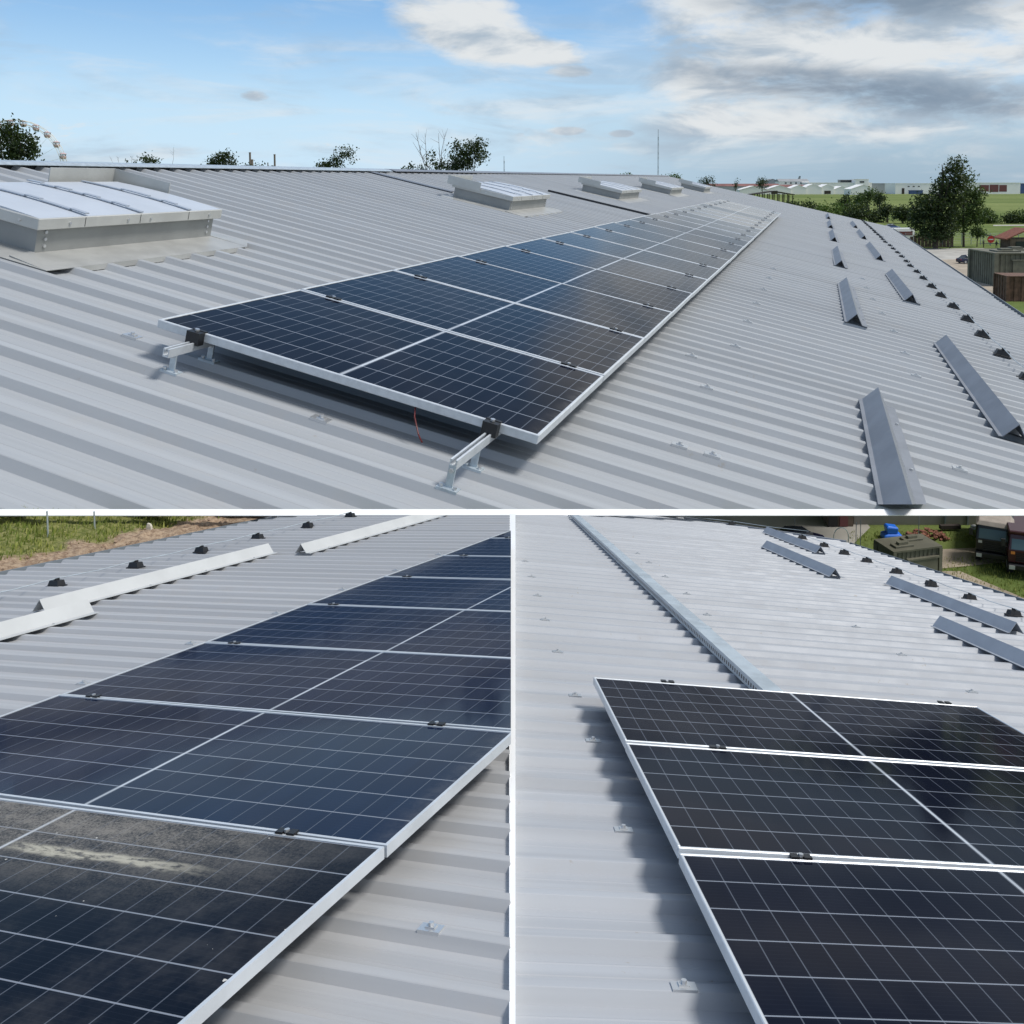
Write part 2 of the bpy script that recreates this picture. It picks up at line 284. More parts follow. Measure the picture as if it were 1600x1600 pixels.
# ------------------------------------------------------------------ mesh helpers
class MB:
    def __init__(s): s.v = []; s.f = []
    def add(s, v, f):
        o = len(s.v); s.v += [tuple(p) for p in v]; s.f += [tuple(i + o for i in q) for q in f]; return s
    def box(s, a, b, rz=0.0, piv=None):
        (x0, y0, z0), (x1, y1, z1) = a, b
        v = [(x0, y0, z0), (x1, y0, z0), (x1, y1, z0), (x0, y1, z0), (x0, y0, z1), (x1, y0, z1), (x1, y1, z1), (x0, y1, z1)]
        if rz:
            px, py = piv or ((x0 + x1) / 2, (y0 + y1) / 2); c, k = math.cos(rz), math.sin(rz)
            v = [(px + (x - px) * c - (y - py) * k, py + (x - px) * k + (y - py) * c, z) for x, y, z in v]
        return s.add(v, [(3, 2, 1, 0), (4, 5, 6, 7), (0, 1, 5, 4), (1, 2, 6, 5), (2, 3, 7, 6), (3, 0, 4, 7)])
    def prism(s, poly, axis, a, b):
        """closed polygon (2D) extruded along axis 'x','y' or 'z' from a to b"""
        n = len(poly)
        def P(p, k): return {'x': (k, p[0], p[1]), 'y': (p[0], k, p[1]), 'z': (p[0], p[1], k)}[axis]
        v = [P(p, a) for p in poly] + [P(p, b) for p in poly]
        f = [tuple(range(n))[::-1], tuple(range(n, 2 * n))] + [(i, (i + 1) % n, n + (i + 1) % n, n + i) for i in range(n)]
        return s.add(v, f)
    def tube(s, pts, r, n=8, cap=True):
        pts = [Vector(p) for p in pts]; rs = r if isinstance(r, (list, tuple)) else [r] * len(pts); v = []
        for i, p in enumerate(pts):
            d = (pts[min(i + 1, len(pts) - 1)] - pts[max(i - 1, 0)]).normalized()
            a = d.orthogonal().normalized() if abs(d.z) > 0.95 else d.cross(Vector((0, 0, 1))).normalized(); b = d.cross(a)
            for k in range(n):
                t = 2 * math.pi * k / n; v.append(p + (a * math.cos(t) + b * math.sin(t)) * rs[i])
        f = [(i * n + k, i * n + (k + 1) % n, (i + 1) * n + (k + 1) % n, (i + 1) * n + k) for i in range(len(pts) - 1) for k in range(n)]
        if cap: f += [tuple(range(n))[::-1], tuple(range((len(pts) - 1) * n, len(pts) * n))]
        return s.add(v, f)
    def loft(s, rings):
        n = len(rings[0]); v = [p for r in rings for p in r]
        f = [(i * n + k, i * n + (k + 1) % n, (i + 1) * n + (k + 1) % n, (i + 1) * n + k) for i in range(len(rings) - 1) for k in range(n)]
        f += [tuple(range(n))[::-1], tuple(range((len(rings) - 1) * n, len(rings) * n))]
        return s.add(v, f)
    def build(s, name, m, parent=None, mw=None, bevel=0.0, smooth=False, clips=None, solid=0.0, seg=1, up=False):
        me = bpy.data.meshes.new(name); me.from_pydata(s.v, [], s.f); me.update()
        bm = bmesh.new(); bm.from_mesh(me)
        bmesh.ops.recalc_face_normals(bm, faces=bm.faces)
        if clips:
            for co, no, cap in clips:
                g = bm.verts[:] + bm.edges[:] + bm.faces[:]
                r = bmesh.ops.bisect_plane(bm, geom=g, plane_co=co, plane_no=no, clear_outer=True)
                if cap:
                    ed = [e for e in r['geom_cut'] if isinstance(e, bmesh.types.BMEdge)]
                    if ed: bmesh.ops.edgeloop_fill(bm, edges=ed)
        if up and sum(f.normal.z for f in bm.faces) < 0: bmesh.ops.reverse_faces(bm, faces=bm.faces)
        bm.to_mesh(me); bm.free()
        me.materials.append(M[m] if isinstance(m, str) else m)
        if smooth:
            for p in me.polygons: p.use_smooth = True
        o = bpy.data.objects.new(name, me); col.objects.link(o)
        if parent is not None: o.parent = parent
        if mw is not None: o.matrix_world = mw
        if solid:
            k = o.modifiers.new('solid', 'SOLIDIFY'); k.thickness = solid; k.offset = -1
        if bevel:
            k = o.modifiers.new('bevel', 'BEVEL'); k.width = bevel; k.segments = seg; k.limit_method = 'ANGLE'; k.angle_limit = R(40)
        return o

def tag(o, label, cat, group=None, kind=None):
    if label: o['label'] = label
    if cat: o['category'] = cat
    if group: o['group'] = group
    if kind: o['kind'] = kind
    return o
def empty(name, mw, label, cat, group=None):
    o = bpy.data.objects.new(name, None); col.objects.link(o); o.matrix_world = mw; o.empty_display_size = 0.1
    return tag(o, label, cat, group)
def copy_thing(root, mw, label=None, group=None):
    r = root.copy(); col.objects.link(r); r.matrix_world = mw
    if label: r['label'] = label
    if group: r['group'] = group
    for ch in list(root.children):
        c = ch.copy(); col.objects.link(c); c.parent = r
        for g in list(ch.children):
            d = g.copy(); col.objects.link(d); d.parent = c
    return r
T = Matrix.Translation
def at(x, y, z, rz=0.0): return T((x, y, z)) @ Matrix.Rotation(rz, 4, 'Z')

# ------------------------------------------------------------------ the three roof planes: u down the ribs, v along the module rows, w off the sheet
def frame(o, u, v, n):
    m = Matrix.Identity(4)
    for i, c in enumerate((u, v, n, o)):
        for k in range(3): m[k][i] = c[k]
    return m
TOP = frame((-5.1559, 10.7024, -2.0749), (0.94513, -0.24027, -0.22135), (0.24767, 0.96883, 0.00588), (0.21303, -0.06038, 0.97518))
BLF = frame((-1.7432 * .975, 2.0263 * .975, -1.4746 * .975), (0.94458, -0.30741, 0.11521), (0.32553, 0.92246, -0.20759), (-0.04246, 0.23359, 0.97141)) @ Matrix.Scale(.975, 4)
BRF = frame((0.16674, 1.60208, -1.33268), (0.98668, 0.0985, -0.12944), (-0.12832, 0.96039, -0.24734), (0.09995, 0.26066, 0.96024)) @ Matrix.Scale(1.054, 4)
ST, SB, SR = 3.0857, 0.60, 0.552            # module pitch on each roof
HT, HB, HR = 2.41286, 0.73116, 0.60121      # half a module's length
def plane(F, n, keep_positive, cap=True, co=(0, 0, 0)):
    inv = F.inverted(); no = (inv.to_3x3() @ Vector(n)).normalized(); c = inv @ Vector(co)
    return (c, -no if keep_positive else no, cap)
def row_normal(py):
    a = R(PITCH) + math.atan((py - CY) / F_PX); return (0.0, math.sin(a), math.cos(a))
N_TOP = (0.0, 0.342071, 0.939674)      # near edge of the big roof (its white verge)
N_LOW = (0.0, 0.346926, 0.937892)      # far edge of the two lower roofs, just under that verge
N_BL = (0.996642, 0.081704, -0.00543)  # joint between the two lower roofs
N_BR = (0.997083, 0.076152, -0.005061)

def rib_sheet(F, S, per, v0, k0, k1, u0, u1, clips, name, m, parent, h=None, nu=6):
    """trapezoidal sheet: wide pan with two shallow stiffeners, raised rib; starts v0 at the foot of a rib"""
    h = h or 0.135 * per
    prof = [(0.0, 0.0), (0.088, 0.95), (0.102, 1.0), (0.245, 1.0), (0.259, 0.95), (0.347, 0.0), (0.54, 0.0), (0.553, 0.05), (0.565, 0.05), (0.578, 0.0), (0.78, 0.0), (0.795, 0.045), (0.805, 0.045), (0.825, 0.0)]
    vs = [(v0 + (k + a) * per, b * h) for k in range(k0, k1) for a, b in prof] + [(v0 + k1 * per, 0)]
    us = [u0 + (u1 - u0) * i / nu for i in range(nu + 1)]
    mb = MB(); n = len(vs)
    V = [(u, v, w) for u in us for v, w in vs]
    Fc = [(i * n + j, i * n + j + 1, (i + 1) * n + j + 1, (i + 1) * n + j) for i in range(nu) for j in range(n - 1)]
    mb.add(V, Fc)
    return mb.build(name, m, parent, None, clips=clips, solid=0.010 * S, up=True)

# ---- big upper hall
PT = 0.2150 * ST; V0T = 0.5 * ST - 0.03 * PT
hall = empty('metal_roof_hall', TOP, 'large grey ribbed metal roof with long ridge, running back to the far fields', 'building')
rm_top = roof_mat('grey_roof_sheet_large', (0.362, 0.378, 0.396), 30.0, PT, 0.45, V0T)
ctop = [plane(TOP, N_TOP, True, False)]
rib_sheet(TOP, ST, PT, V0T, -22, 54, -10.75, 16.2, ctop, 'roof_sheet', rm_top, hall)
# far half of the roof laps over the near half
def rib_far():
    mb_clip = []
    o = rib_sheet(TOP, ST, PT, V0T, 54, 154, -10.75, 16.2, mb_clip, 'roof_sheet', rm_top, hall)
    o.location = (0, 0, 0.03)
    MB().box((-6.4, V0T + 53.94 * PT, 0.02), (-0.2, V0T + 54.08 * PT, 0.16)).build('lap_strip', 'darkrecess', hall)  # near-black strip, paints the shadow along the lap
    MB().box((-10.7, 25.2, 0.09), (-6.9, 25.6, 0.125)).build('lap_strip', 'guard', hall)
rib_far()
MB().prism([(-11.05, 0.02), (-11.05, 0.15), (-10.72, 0.185), (-10.52, 0.155), (-10.52, 0.142), (-10.72, 0.165), (-10.9, 0.02)], 'y', -6, 27.3).build('ridge_cap', 'galv', hall)
MB().prism([(-11.05, 0.05), (-11.05, 0.15), (-10.72, 0.185), (-10.5, 0.165), (-10.5, 0.15), (-10.72, 0.17), (-10.9, 0.05)], 'y', 27.5, 103).build('ridge_cap', 'guard', hall)
MB().box((-11.0, -6, -0.5), (-10.76, 103, 0.10)).build('ridge_closure', 'darkrecess', hall)  # near-black box, its colour gives the shade in the gaps under the cap
gt = MB().prism([(16.2, -0.03), (16.2, -0.24), (16.62, -0.24), (16.62, 0.05), (16.58, 0.05), (16.58, -0.2), (16.24, -0.2), (16.24, -0.03)], 'y', -14, 103)
gt.build('gutter', 'gutter', hall, clips=[plane(TOP, N_TOP, True, True)])
MB().box((16.245, -14, -0.19), (16.575, 103, -0.12)).build('gutter_inside', 'darkrecess', hall, clips=[plane(TOP, N_TOP, True, True)])
# white verge trim along the near end of the sheet
tinv = TOP.inverted()
def on_roof(px, py, w):
    a, b = (px - CX) / F_PX, (py - CY) / F_PX; c, k = math.cos(R(PITCH)), math.sin(R(PITCH))
    d = Vector((a, c - b * k, -k - b * c)); n = TOP.to_3x3() @ Vector((0, 0, 1)); q = TOP @ Vector((0, 0, w))
    return d * (n.dot(q) / n.dot(d))
hv = 0.135 * PT + 0.01
cs = [tinv @ on_roof(x, y, hv) for x, y in ((-40, 805.2), (1650, 805.2), (1650, 795.6), (-40, 795.6))]
dn = Vector((0, 0, -0.006))
vt = MB().add(cs + [c + dn for c in cs], [(0, 1, 2, 3), (5, 4, 7, 6), (3, 2, 6, 7), (1, 0, 4, 5), (0, 3, 7, 4), (2, 1, 5, 6)])
vt.build('verge_trim', 'white', hall)
# hall walls: far gable and the wall behind the ridge
MB().box((-10.9, -4, -16.0), (-10.78, 103, -0.52)).build('wall', 'bgrey', hall)
MB().box((-10.7, 102.6, -18.0), (15.8, 103.0, -0.14)).build('wall', 'bgrey', hall)

# ---- lower left and lower right roofs
PB = 0.2125 * SB; V0B = 0.15 - 0.0 * PB
PR = 0.2360 * SR; V0R = 0.10
hbl = empty('metal_roof_hall', BLF, 'lower left pale grey ribbed roof ending at a bank of clay and grass', 'building')
hbr = empty('metal_roof_hall', BRF, 'lower right pale grey ribbed roof with galvanised cable tray, beside the truck yard', 'building')
rm_bl = roof_mat('grey_roof_sheet_warm', (0.415, 0.42, 0.43), 4.0, PB, 0.15, V0B)
rm_br = roof_mat('grey_roof_sheet_pale', (0.40, 0.415, 0.44), 4.0, PR, 1.0, V0R)
cbl = [plane(BLF, N_LOW, False, False), plane(BLF, N_BL, False, False)]
cbr = [plane(BRF, N_LOW, False, False), plane(BRF, N_BR, True, False)]
rib_sheet(BLF, SB, PB, V0B, -14, 62, -2.79, 3.4, cbl, 'roof_sheet', rm_bl, hbl)
gab = ((1.52, 7.93, 0), (0.58, 0.815, 0))         # skewed far gable
rib_sheet(BRF, SR, PR, V0R, -14, 66, -1.6, 3.17, cbr + [(gab[0], gab[1], False)], 'roof_sheet', rm_br, hbr)
def small_gutter(F, u, v0, v1, sgn, parent, clips, s):
    e = lambda a: u + sgn * a * s
    MB().prism([(e(0), -.012), (e(0), -.05 * s * 2), (e(.13), -.05 * s * 2), (e(.13), .02 * s), (e(.115), .02 * s), (e(.115), -.04 * s * 2), (e(.015), -.04 * s * 2), (e(.015), -.012)], 'y', v0, v1).build('gutter', 'gutter', parent, clips=clips)
    MB().box((min(e(.02), e(.11)), v0, -.075 * s), (max(e(.02), e(.11)), v1, -.045 * s)).build('gutter_inside', 'darkrecess', parent, clips=clips)
small_gutter(BLF, -2.79, -1.5, 7.0, -1, hbl, [(a, b, True) for a, b, c in cbl], SB)
small_gutter(BRF, 3.17, -1.5, 6.76, 1, hbr, [(a, b, True) for a, b, c in cbr], SR)
gx = lambda u, e: (u + .58 * e, 7.93 - (u - 1.52) * .7117 + .815 * e)
MB().prism([gx(.2, -.02), gx(3.19, -.02), gx(3.19, .03), gx(.2, .03)], 'z', -.09, .024).build('gable_flashing', 'guard', hbr, clips=[(a, b, True) for a, b, c in cbr])
MB().box((3.0, -1.5, -9.0), (3.1, 6.6, -0.12)).build('wall', 'bgrey', hbr)
MB().box((-2.7, -1.5, -3.0), (-2.62, 6.0, -0.12)).build('wall', 'bgrey', hbl, clips=[(a, b, True) for a, b, c in cbl])
# white flashing over the joint of the two lower roofs
seam = [(803, (-0.618, 7.3022, -2.693), (-0.5667, 7.3022, -2.693)), (900, (-0.3947, 4.6426, -2.0441), (-0.3619, 4.6426, -2.0441)),
        (1000, (-0.2834, 3.3173, -1.7074), (-0.2599, 3.3173, -1.7074)), (1100, (-0.2193, 2.5547, -1.5068), (-0.2011, 2.5547, -1.5068)),
        (1200, (-0.1789, 2.0735, -1.3802), (-0.164, 2.0735, -1.3802)), (1400, (-0.1307, 1.5, -1.2294), (-0.1198, 1.5, -1.2294)),
        (1660, (-0.0968, 1.0967, -1.1233), (-0.0887, 1.0967, -1.1233))]
mb = MB(); rings = []; binv = BRF.inverted()
for y, a, b in seam:
    a, b = Vector(a), Vector(b); k = 0.97 if y < 1150 else 0.988
    if y >= 1000: q = {1000: 1.0, 1100: 1.005, 1200: 1.015}.get(y, 1.03); a, b = a * q, b * q
    rings.append([binv @ p for p in (a * 1.10, b * 1.10, b * k, a * k)])
mb.loft(rings).build('joint_flashing', 'white', hbr)

# ------------------------------------------------------------------ solar modules
ORD = ['first', 'second', 'third', 'fourth', 'fifth', 'sixth', 'seventh', 'eighth', 'ninth', 'tenth', 'eleventh', 'twelfth', 'thirteenth', 'fourteenth',
       'fifteenth', 'sixteenth', 'seventeenth', 'eighteenth', 'nineteenth', 'twentieth', 'twenty-first', 'twenty-second']
def panel_meshes(S, half):
    L, W = 2 * half, S * 0.985; lip, th = 0.0115 * S, 0.034 * S
    fr = MB()
    fr.box((0, 0, -th), (L, lip, 0)); fr.box((0, W - lip, -th), (L, W, 0)); fr.box((0, lip, -th), (lip, W - lip, 0)); fr.box((L - lip, lip, -th), (L, W - lip, 0))
    gl = MB().box((lip, lip, -0.5 * th), (L - lip, W - lip, -0.0035 * S))
    return L, W, lip, fr, gl
def clamp_mb(S, x, y, w, end=False):
    c = MB(); a = 0.028 * S
    if end:
        c.box((x - a, y - 0.034 * S, -0.045 * S), (x + a, y - 0.001 * S, 0.004 * S)); c.box((x - a, y - 0.001 * S, 0.0008 * S), (x + a, y + 0.014 * S, 0.006 * S))
    else:
        c.box((x - a * 1.25, y - w, 0.0008 * S), (x - a * .3, y + w, 0.007 * S)); c.box((x + a * .3, y - w, 0.0008 * S), (x + a * 1.25, y + w, 0.007 * S))
        c.box((x - a * 1.25, y - w * .3, -0.012 * S), (x + a * 1.25, y + w * .3, 0.0015 * S))
    return c
def bolt_mb(S, x, y, z): return MB().tube([(x, y, z), (x, y, z + 0.008 * S)], 0.009 * S, 6)

def array(F, S, half, hp, js, railx, labels, group, cm, clips=None, end_clamps=(), dirty=None, cmd=None, last=None, tilt=0.25):
    L, W, lip, fr, gl = panel_meshes(S, half)
    off = 0.0075 * S; out = {}
    for j in js:
        jit = Matrix.Rotation(R(random.gauss(0, tilt)), 4, 'X') @ Matrix.Rotation(R(random.gauss(0, tilt * .6)), 4, 'Y')
        mw = F @ T((0, j * S + off, hp)) @ T((L / 2, W / 2, 0)) @ jit @ T((-L / 2, -W / 2, 0))
        root = empty('solar_panel', mw, labels[j], 'solar panel', group)
        cl = [plane(mw, *c) for c in clips] if clips else None
        def ok(o):
            if len(o.data.polygons) == 0: bpy.data.objects.remove(o); return None
            return o
        f = fr.build('frame', 'alu', root, clips=cl)
        ok(f)
        g = gl.build('glass', cmd if j == dirty else cm, root, clips=cl); ok(g)
        if not clips and len(f.data.vertices): 
            k = f.modifiers.new('bevel', 'BEVEL'); k.width = 0.0025 * S; k.limit_method = 'ANGLE'
        for x in railx:
            if j != last:
                c = ok(clamp_mb(S, x, W + off, 0.015 * S).build('clamp', 'black', root, clips=cl))
                if c: ok(bolt_mb(S, x, W + off, 0.004 * S).build('bolt', 'steel', c, clips=cl))
            if j in end_clamps:
                c = clamp_mb(S, x, 0, 0, True).build('clamp', 'black', root); bolt_mb(S, x, 0.004 * S - 0.015 * S, 0.005 * S).build('bolt', 'steel', c)
            if j == last:
                c = clamp_mb(S, x, W + 0.012 * S, 0.017 * S).build('clamp', 'black', root)
        out[j] = root
    return out
cm_t = cell_mat('solar_cells_large', 2 * HT, ST * .985, .0115 * ST, ST)
cm_b = cell_mat('solar_cells_left', 2 * HB, SB * .985, .0115 * SB, SB, False, (.005, .0115, .036), (.007, .0145, .042), 1.16)
cm_bd = cell_mat('solar_cells_dirty', 2 * HB, SB * .985, .0115 * SB, SB, True, (.003, .0045, .010), (.005, .0065, .013))
cm_r = cell_mat('solar_cells_right', 2 * HR, SR * .985, .0115 * SR, SR, False, (.005, .007, .016), (.007, .009, .019))
lt = {j: '%s solar panel from the near end of the long row on the large roof' % ORD[j] for j in range(21)}
lt[0] = 'nearest solar panel of the long row on the large roof, rail ends sticking out'
lt[20] = 'last solar panel at the far end of the long row on the large roof'
array(TOP, ST, HT, 0.4937, range(21), (0.57, 4.30), lt, 'solar panels in the long row on the large roof', cm_t, end_clamps=(0,), last=20)
lb = {j: '%s clean solar panel behind the dusty one on the lower left roof' % ORD[j] for j in range(0, 8)}
lb[-1] = 'dusty dirt-smeared solar panel, nearest on the lower left roof'
lb[0] = 'clean dark blue solar panel directly behind the dusty one'
array(BLF, SB, HB, 0.096, range(-1, 7), (0.128, 1.247), lb, 'solar panels on the lower left roof', cm_b, clips=[((0.99674, 0.080499, -0.00535), False, True)], dirty=-1, cmd=cm_bd)
lr = {1: 'farthest of three solar panels on the lower right roof, at the cable tray', 0: 'middle of three solar panels on the lower right roof', -1: 'nearest of three solar panels on the lower right roof, cut by the picture corner'}
array(BRF, SR, HR, 0.0883, (-1, 0, 1), (0.225, 1.10), lr, 'solar panels on the lower right roof', cm_r, last=1)

# ------------------------------------------------------------------ rails under the long row
def rail(u, v0, v1, label, brackets):
    S = ST
    r = empty('mounting_rail', TOP @ T((u, 0, 0)), label, 'rail', 'aluminium rails under the long panel row')
    zt = 0.4937 - 0.034 * S - 0.004; a = 0.0125 * S; h = 0.032 * S
    p = [(-a, zt - h), (a, zt - h), (a, zt), (a * .45, zt), (a * .45, zt - .2 * h), (a * .75, zt - .3 * h), (a * .75, zt - .8 * h), (-a * .75, zt - .8 * h), (-a * .75, zt - .3 * h), (-a * .45, zt - .2 * h), (-a * .45, zt), (-a, zt)]
    MB().prism(p, 'y', v0, v1).build('profile', 'alu', r)
    for v in brackets:
        m = MB(); s = 0.012 * S
        zr = 0.135 * PT
        m.box((-.036 * S, v - .017 * S, zr), (.036 * S, v + .017 * S, zr + .3 * s)); m.box((-.012 * S, v - .003 * S, zr), (.012 * S, v + .003 * S, zt - h * .6))
        m.box((-.036 * S, v - .021 * S, zr - .018 * S), (.036 * S, v - .017 * S, zr + .3 * s))
        b = m.build('bracket', 'galv', r)
        for q in (-.024, .024): MB().tube([(q * S, v - .008 * S, zr), (q * S, v - .008 * S, zr + .014 * S)], .007 * S, 6).build('bolt', 'steel', b)
        MB().tube([(0, v - .012 * S, zt - h * 1.1), (0, v + .012 * S, zt - h * 1.1)], .008 * S, 6).build('bolt', 'steel', b)
    return r
rib = lambda k: V0T + (k + 0.174) * PT
rail(0.57, -0.50, 64.5, 'aluminium rail end sticking out under the near left corner of the long panel row', [rib(-3), rib(-2), rib(0)])
rail(4.30, -1.02, 64.5, 'aluminium rail end sticking out under the near right corner of the long panel row', [rib(-4), rib(-3), rib(-1)])
cb = MB().tube([TOP @ Vector(p) for p in ((3.35, .35, .36), (3.38, .05, .37), (3.42, -.02, .30), (3.48, -.06, .22), (3.54, -.11, .155), (3.60, -.17, .13), (3.64, -.22, .128))], 0.009, 6)
tag(cb.build('power_cable', 'red'), 'thin dark red cable hanging below the near edge of the first panel', 'cable')

# ------------------------------------------------------------------ snow guards: folded angle lying across the ribs
def guard(F, S, per, u, v0, v1, label, group, m='guard', hw=0.066, hh=0.093, cut=None):
    zr = 0.135 * per + 0.004 * S
    o = empty('snow_guard', F @ T((u, v0, zr)), label, 'snow guard', group)
    L = v1 - v0; a, h, t = hw * S, hh * S, 0.004 * S
    p = [(-a - .022 * S, .001 * S), (-a, .003 * S), (0, h), (a, .003 * S), (a + .05 * S, .001 * S), (a + .05 * S, .001 * S + t), (a + t * .6, .003 * S + t), (0, h + t * 1.3), (-a - t * .6, .003 * S + t), (-a - .022 * S, .001 * S + t)]
    cl = [plane(o.matrix_world, cut[0], cut[1], False)] if cut else None
    MB().prism(p, 'y', 0, L).build('angle_profile', m, o, clips=cl)
    k = MB(); n = max(2, int(L / (per * 3)))
    for i in range(n):
        y = L * (i + .5) / n; x = a + .03 * S
        k.tube([(x, y, .004 * S), (x, y, .014 * S)], .008 * S, 6)
    k.build('screw', 'steel', o, clips=cl)
    return o
GT = 'snow guards on the large roof'
names = ['cut by the white verge', 'second from the verge', 'third from the verge', 'fourth from the verge', 'fifth from the verge', 'at the far end']
for i, (a, b) in enumerate(((-2.0, 7.7), (16.8, 26.5), (33.8, 43.3), (51.0, 60.8), (67.2, 76.6), (84.5, 93.5))):
    guard(TOP, ST, PT, 8.87, a, b, 'grey snow guard of the row nearer the solar panels, ' + names[i], GT, cut=(row_normal(788.0), True) if i == 0 else None)
names2 = ['nearest the verge', 'second from the verge', 'third from the verge', 'fourth from the verge', 'at the far end']
for i, (a, b) in enumerate(((7.75, 17.1), (26.1, 35.9), (43.9, 55.0), (62.0, 71.0), (78.0, 87.0))):
    guard(TOP, ST, PT, 11.27, a, b, 'grey snow guard of the row nearer the wire holders, ' + names2[i], GT)
GL = 'snow guards on the lower left roof'
guard(BLF, SB, PB, -1.47, 1.79, 3.44, 'longest pale snow guard of the lower left roof, in the middle of the three', GL, 'guardwhite')
guard(BLF, SB, PB, -1.22, 0.0, 1.83, 'pale snow guard running off the left side of the picture', GL, 'guardwhite')
guard(BLF, SB, PB, -1.22, 3.43, 5.6, 'pale snow guard reaching up to the white verge of the large roof', GL, 'guardwhite', cut=(N_LOW, False))
GR = 'snow guards on the lower right roof'
guard(BRF, SR, PR, 1.975, -0.5, 2.76, 'grey snow guard running off the right side of the picture', GR, 'guardmid')
guard(BRF, SR, PR, 2.375, 2.75, 4.12, 'grey snow guard next to the wire holders, ending near the right edge', GR, 'guardmid')
guard(BRF, SR, PR, 2.04, 4.22, 5.61, 'grey snow guard standing free in the middle of the lower right roof', GR, 'guardmid')
guard(BRF, SR, PR, 2.46, 5.53, 6.86, 'farthest grey snow guard of the lower right roof, below the blue car', GR, 'guardmid')

# ------------------------------------------------------------------ lightning wire holders and the wire
def holder(F, S, u, v, per, label, group):
    zr = .0
    o = empty('wire_holder', F @ T((u, v, .09 * per)), label, 'wire holder', group)
    a, b, h = .074 * S, .052 * S, .056 * S
    ring = lambda k, z: [(-a * k, -b * k, z), (a * k, -b * k, z), (a * k, b * k, z), (-a * k, b * k, z)]
    MB().loft([ring(1, 0.0), ring(1, .2 * h), ring(.82, .25 * h), ring(.66, h)]).build('block', 'black', o)
    MB().box((-.012 * S, -.02 * S, h * .98), (.012 * S, .02 * S, h * 1.32)).build('clip', 'black', o)
    return o
def place_holders(F, S, per, pts, lab, group, wirelab):
    first = None
    for i, (u, v) in enumerate(pts):
        l = lab(i)
        if first is None: first = holder(F, S, u, v, per, l, group)
        else: copy_thing(first, F @ T((u, v, .09 * per)), l, group)
    z = .056 * S * 1.28 + .09 * per; w = []
    for i, (u, v) in enumerate(pts):
        w.append((u, v, z))
        if i < len(pts) - 1:
            u2, v2 = pts[i + 1]; w.append(((u + u2) / 2, (v + v2) / 2, z - .012 * S))
    o = MB().tube([F @ Vector(p) for p in w], .0045 * S, 5).build('lightning_wire', 'galv')
    tag(o, wirelab, 'wire')
vt_ = [15.0, 18.2, 21.5, 24.9, 28.15, 31.5, 34.8, 38.1, 41.3, 44.4, 47.5, 51.0, 54.2, 57.5, 60.8, 64.1, 67.4, 70.7, 74.0, 77.3, 80.6, 83.9, 87.2, 90.5, 93.8, 97.1, 100.4]
place_holders(TOP, ST, PT, [(13.05 + random.uniform(-.06, .06), v) for v in [11.7] + vt_],
              lambda i: 'black wire holder block in the long line beside the eave of the large roof', 'wire holders on the large roof', 'thin lightning wire along the eave of the large roof')
place_holders(BLF, SB, PB, [(-2.02, v) for v in (1.25, 1.83, 2.37, 2.92, 3.47, 4.03, 4.62, 5.2)],
              lambda i: 'black wire holder block between the pale snow guards and the clay bank', 'wire holders on the lower left roof', 'thin lightning wire beside the clay bank on the lower left roof')
place_holders(BRF, SR, PR, [(2.73, v) for v in (2.86, 3.34, 3.80, 4.28, 4.77, 5.27, 5.70, 6.13, 6.65)],
              lambda i: 'black wire holder block beside the eave of the lower right roof', 'wire holders on the lower right roof', 'thin lightning wire beside the eave of the lower right roof')
place_holders(BRF, SR, PR, [(1.60, 7.62), (2.28, 7.38), (2.95, 7.05)],
              lambda i: 'black wire holder block across the far end of the lower right roof', 'wire holders at the far end of the lower right roof', 'thin lightning wire across the far end of the lower right roof')

# ------------------------------------------------------------------ small fixing brackets screwed to the ribs
def fix_bracket(F, S, u, v, per, label, group):
    zr = .135 * per
    o = empty('fixing_bracket', F @ T((u, v, zr)), label, 'bracket', group)
    m = MB().box((-.034 * S, -.017 * S, .0), (.034 * S, .017 * S, .004 * S)); m.box((-.034 * S, -.021 * S, -.016 * S), (.034 * S, -.017 * S, .004 * S))
    m.box((-.015 * S, -.009 * S, .004 * S), (.015 * S, .012 * S, .008 * S))
    m.build('plate', 'steel', o)
    MB().tube([(0, 0, .008 * S), (0, 0, .017 * S)], .008 * S, 6).build('bolt', 'steel', o)
    return o
def snap(v, v0, per): return v0 + (round((v - v0) / per - .174) + .174) * per
def place_brackets(F, S, per, v0, pts, label, group):
    first = None
    for u, v in pts:
        v = snap(v, v0, per)
        if first is None: first = fix_bracket(F, S, u, v, per, label, group)
        else: copy_thing(first, F @ T((u, v, .135 * per)), label, group)
pt = [(2.5, -0.3), (-0.54, 0.1), (6.55, 2.0), (6.12, 2.48), (6.08, 5.5), (5.55, 7.9), (9.95, 5.2), (10.0, 11.4), (10.0, 14.4), (10.0, 17.7), (9.9, 21.0), (9.8, 24.0), (9.75, 27.3), (9.75, 30.5), (6.2, 9.8), (6.2, 13.2), (6.2, 16.4), (6.2, 19.7), (6.2, 23.0), (6.2, 26.3)]
place_brackets(TOP, ST, PT, V0T, pt, 'small bright fixing bracket screwed to a rib of the large roof', 'fixing brackets on the large roof')
place_brackets(BLF, SB, PB, V0B, [(1.6, -0.12), (-.27, .92), (-.28, 1.45), (-.27, 1.94), (-.27, 2.47), (-.27, 2.98), (-.28, 3.54)], 'small bright fixing bracket screwed to a rib beside the lower left panels', 'fixing brackets on the lower left roof')
pr = [(-.05, -.28), (-.05, .22), (-.04, .71), (-.04, 1.21), (-.04, 1.68), (-.04, 2.18), (-.03, 2.7), (-.02, 3.24), (-.02, 3.76), (1.44, 2.06), (1.45, 1.62), (.75, 2.6), (.78, 3.1), (.78, 3.6), (.79, 4.14), (.79, 4.61), (1.47, 2.6)]
